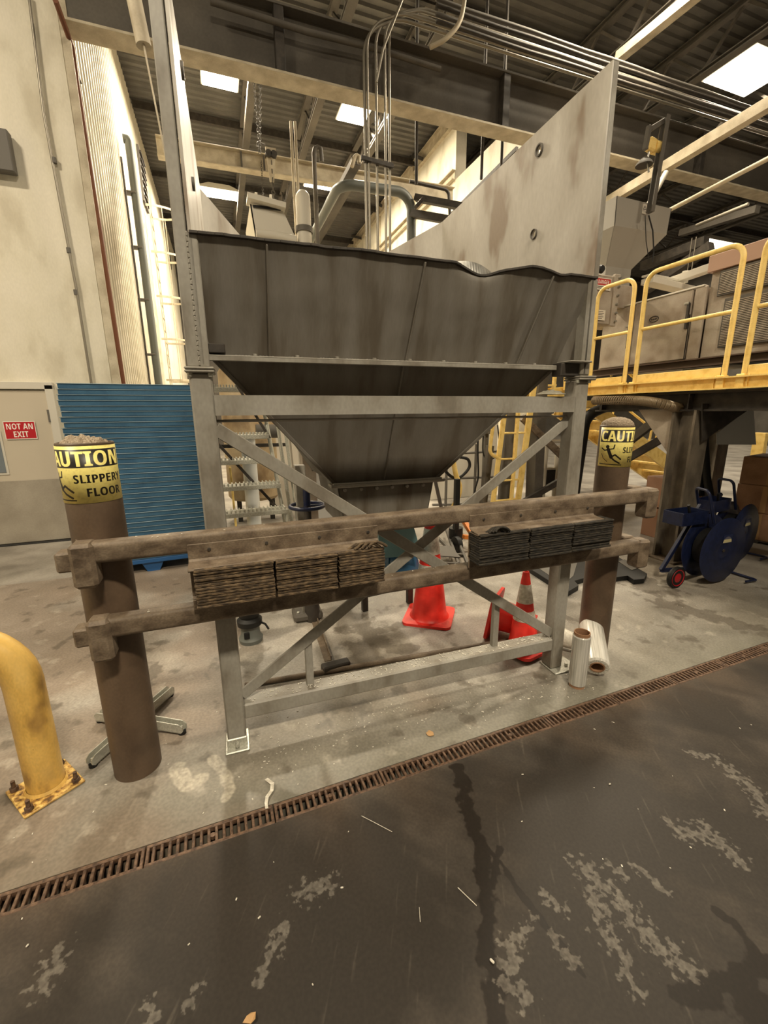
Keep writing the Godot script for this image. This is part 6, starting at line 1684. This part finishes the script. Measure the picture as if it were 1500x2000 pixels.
	for q in [Vector3(7, 3.747, -5.188), Vector3(7, 3.744, -5.124)]: put("hanger", MB.new().tube([q, q + Vector3(0, 0.5, 0)], 0.008, 5), M.conduit, o)
	put("ring", MB.new().lathe([Vector2(0.03, 0), Vector2(0.045, 0), Vector2(0.045, 0.02), Vector2(0.03, 0.02)], 12, Transform3D(Basis.IDENTITY, Vector3(7, 3.777, -5.216))), M.white_paint, o)
	for i in [0, 2]:
		tag(put("dark_support", MB.new().bar([Vector3(8.5, 4.124, -7.14), Vector3(10.5, 5.937, -8.229), Vector3(9, 4.769, -7.719)][i], [Vector3(8.5, 4.539, -5.914), Vector3(10.5, 6.078, -7.133), Vector3(9, 4.83, -6.374)][i], 0.16, 0.16), M.dark_steel), ["dark beam just above the machine's white top edge", "dark beam slanting behind the feed hopper toward the roof", "dark beam below the distant ceiling lamp"][i], "beam")

func cart(at: Vector3, turn: float, label: String) -> void:
	var o := thing("strapping_cart", label, "cart", at, turn, "strapping carts")
	var n: Material = M.navy_paint
	for z in [-0.085, 0.085]:
		put("flange", MB.new().lathe([Vector2(0.0, 0.0), Vector2(0.05, 0.0), Vector2(0.09, 0.012), Vector2(0.18, 0.014), Vector2(0.22, 0.004), Vector2(0.322, 0.0), Vector2(0.328, 0.004), Vector2(0.322, 0.008), Vector2(0.0, 0.008)], 40, MB.stand(Vector3(0, 0.35, z), Vector3(0, 0, 1 if z > 0 else -1))), n, o)
	put("coil", MB.new().lathe([Vector2(0, -0.08), Vector2(0.19, -0.08), Vector2(0.19, 0.08), Vector2(0, 0.08)], 36, MB.stand(Vector3(0, 0.35, 0), Vector3(0, 0, 1))), M.black, o)
	put("axle", MB.new().cyl(Vector3(0, 0.35, -0.22), Vector3(0, 0.35, 0.1), 0.016), M.dark_steel, o)
	for z in [-0.2]:
		put("frame_leg", MB.new().bar(Vector3(-0.42, 0.1, z), Vector3(0.02, 0.75, z), 0.03, 0.045), n, o)
		put("frame_foot", MB.new().bar(Vector3(-0.42, 0.1, z), Vector3(0.34, 0.02, z), 0.03, 0.04), n, o)
		put("handle", MB.new().tube(bend([Vector3(0.08, 0.6, z - 0.02), Vector3(-0.06, 0.93, z - 0.02), Vector3(-0.14, 0.93, z + 0.16), Vector3(-0.02, 0.6, z + 0.18)], 0.05, 5), 0.014, 8), n, o)
	for z in [0.0]:
		var w := put("wheel", MB.new().lathe([Vector2(0.03, -0.02), Vector2(0.1, -0.022), Vector2(0.108, -0.01), Vector2(0.108, 0.01), Vector2(0.1, 0.022), Vector2(0.03, 0.02)], 28, MB.stand(Vector3(-0.48, 0.108, z + signf(z) * 0.05), Vector3(0, 0, 1))), M.black, o)
		put("hub", MB.new().lathe([Vector2(0.0, 0.026), Vector2(0.012, 0.03), Vector2(0.03, 0.022), Vector2(0.07, 0.018), Vector2(0.082, 0.026), Vector2(0.084, 0.022)], 24, MB.stand(Vector3(-0.48, 0.108, z + signf(z) * 0.05), Vector3(0, 0, 1))), M.red_wheel, w)
	put("foot_loop", MB.new().tube(bend([Vector3(0.25, 0.03, -0.2), Vector3(0.42, 0.02, -0.2), Vector3(0.42, 0.02, 0.2), Vector3(0.25, 0.03, 0.2)], 0.03, 4), 0.012, 8), n, o)
	var tr := MB.new()
	tr.box(Vector3(-0.24, 0.60, -0.16), Vector3(0.36, 0.008, 0.2))
	for s in [-1, 1]:
		tr.box(Vector3(-0.24, 0.66, -0.16 + s * 0.1), Vector3(0.36, 0.13, 0.006))
		tr.box(Vector3(-0.24 + s * 0.18, 0.66, -0.16), Vector3(0.006, 0.13, 0.2))
	put("tray", tr, n, o)
	put("tool_grip", MB.new().tube([Vector3(-0.24, 0.6, -0.1), Vector3(-0.34, 0.8, -0.08)], 0.014, 6), M.black, o)
	var img := Image.create(96, 64, false, Image.FORMAT_RGB8)
	img.fill(c8(34, 44, 80))
	for y in 64:
		for x in 96:
			var d := Vector2(x - 48, 60 - y).length()
			if d < 46 and y < 60: img.set_pixel(x, y, c8(206, 196, 150) if y > 34 else c8(96, 96, 110))
	tag(put("reel_label", sheet(Vector3(0.02, 0.47, 0.1), Vector3.RIGHT, Vector3.UP, 0.13, 0.085), printed(img), o), "pale half-round sticker", "")

func right_floor() -> void:
	cart(Vector3(4.5, 0, -2.66), 0.0, "navy strapping cart with a red wheel, nearer of the two")
	cart(Vector3(5.36, 0, -2.98), 0.15, "navy strapping cart behind the nearer one, beside the cartons")
	var lab := ["lowest", "middle", "topmost"]
	for i in 3:
		var o := thing("carton", "brown carton, %s of the stack at the right edge" % lab[i], "carton", Vector3(6.72, 0.04 + 0.355 * i, -3.35), 0.15 + 0.04 * i, "cartons at the right edge")
		put("box", MB.new().box(Vector3(0, 0.175, 0), Vector3(0.7, 0.35, 0.6), Basis.IDENTITY, 0.006), M.carton, o)
		put("tape", MB.new().box(Vector3(-0.351, 0.175, 0.0), Vector3(0.002, 0.33, 0.06)), M.wood, o)
		put("print", MB.new().box(Vector3(-0.352, 0.27, 0.2), Vector3(0.002, 0.03, 0.09)), M.sheet_grey, o)
	put_skid(Vector3(6.72, 0, -3.35))
	for i in 2:
		var o := thing("carton", ["pinkish carton on top, behind the navy strapping cart", "lower carton of the pair behind the navy strapping cart"][i], "carton", Vector3(5.65, 0.42 * (1 - i), -3.95), -0.1 + 0.1 * i, "cartons behind the carts")
		put("box", MB.new().box(Vector3(0, 0.2, 0), Vector3(0.52, 0.4, 0.4), Basis.IDENTITY, 0.006), M.carton_pink, o)
		put("flap", MB.new().box(Vector3(0, 0.34, 0.202), Vector3(0.5, 0.1, 0.004)), M.carton, o)
	# black deck plates lying on the floor
	var p := MB.new()
	p.plate([Vector3(3.009, 0.05, -3.805), Vector3(2.889, 0.05, -2.874), Vector3(3.105, 0.05, -2.957), Vector3(3.155, 0.05, -3.062), Vector3(3.371, 0.05, -3.092), Vector3(3.823, 0.05, -3.612), Vector3(3.582, 0.05, -4.02)], Vector3(0, -0.05, 0))
	var o := thing("floor_plate", "black edged deck plate on the floor behind the right post", "deck plate")
	put("plate", p, M.black, o)
	put("top_sheet", MB.new().plate([Vector3(3.108, 0.054, -3.716), Vector3(2.97, 0.054, -3.014), Vector3(3.24, 0.054, -3.164), Vector3(3.692, 0.054, -3.556), Vector3(3.466, 0.054, -3.884)], Vector3(0, -0.004, 0)), M.dull_grey, o)
	o = thing("floor_plate", "notched black deck plate on the floor right of the dome-topped bollard", "deck plate")
	put("plate", MB.new().plate([Vector3(3.78, 0.05, -3.35), Vector3(4.163, 0.05, -3.456), Vector3(3.991, 0.05, -2.936), Vector3(3.838, 0.05, -2.847), Vector3(3.72, 0.05, -2.865), Vector3(3.758, 0.05, -2.968), Vector3(3.47, 0.05, -2.994)], Vector3(0, -0.05, 0)), M.black, o)
	put("hatch", MB.new().plate([Vector3(4.018, 0.056, -3.308), Vector3(4.139, 0.056, -3.333), Vector3(4.057, 0.056, -3.085), Vector3(3.921, 0.056, -3.058)], Vector3(0, -0.006, 0)), M.dull_grey, o)

func put_skid(at: Vector3) -> void:
	var o := thing("wooden_skid", "dark skid under the brown cartons at the right edge", "skid", at, 0.15)
	for z in [-0.25, 0.0, 0.25]: put("runner", MB.new().box(Vector3(0, 0.012, z), Vector3(0.72, 0.024, 0.08)), M.dark_steel, o)
	put("deck", MB.new().box(Vector3(0, 0.031, 0), Vector3(0.72, 0.014, 0.62)), M.dark_steel, o)

func crumbs() -> void:
	var rng := RandomNumberGenerator.new()
	rng.seed = 21
	var mm := MultiMesh.new()
	mm.transform_format = MultiMesh.TRANSFORM_3D
	mm.mesh = MB.new().box(Vector3.ZERO, Vector3(0.011, 0.003, 0.006), Basis.IDENTITY, 0.0014).done()
	var list := []
	var hop := Transform3D(Basis(Vector3.UP, -0.02823), Vector3(-0.109, 0, -2.05))
	for i in 420: list.append(hop * Vector3(0.1 + 1.93 * pow(rng.randf(), 0.9), 0.238, -0.01 - 0.08 * rng.randf()))
	for i in 230: list.append(hop * Vector3(rng.randf_range(0.1, 2.2), 0.0015, rng.randfn(0.08, 0.09)))
	for i in 120: list.append(Vector3(rng.randf_range(-1.0, 2.4), 0.0015, rng.randf_range(-2.6, -1.68)))
	for i in 60: list.append(Vector3(rng.randf_range(2.4, 4.2), 0.0015, rng.randf_range(-3.0, -2.2)))
	for i in 34: list.append(Vector3(rng.randf_range(-0.4, 2.3), 1.203, rng.randf_range(-1.965, -1.925)))
	for i in 30: list.append(Vector3(rng.randf_range(-0.4, 2.3), 0.876, rng.randf_range(-1.965, -1.925)))
	for i in 26: list.append(Vector3(rng.randf_range(-0.8, 2.6), 0.0015, rng.randf_range(-1.5, -0.8)))
	mm.instance_count = list.size()
	for i in list.size():
		var s := rng.randf_range(0.35, 1.0) * (1.5 if rng.randf() < 0.08 else 1.0)
		mm.set_instance_transform(i, Transform3D(Basis(Vector3.UP, rng.randf() * TAU).scaled(Vector3(s, s, s)), list[i]))
	var o := MultiMeshInstance3D.new()
	o.multimesh = mm
	o.material_override = M.reflective
	o.name = "crumbs"
	add_child(o, true)
	tag(o, "pale crumbs scattered over the floor, lower beam and rails", "crumbs", "", "stuff")
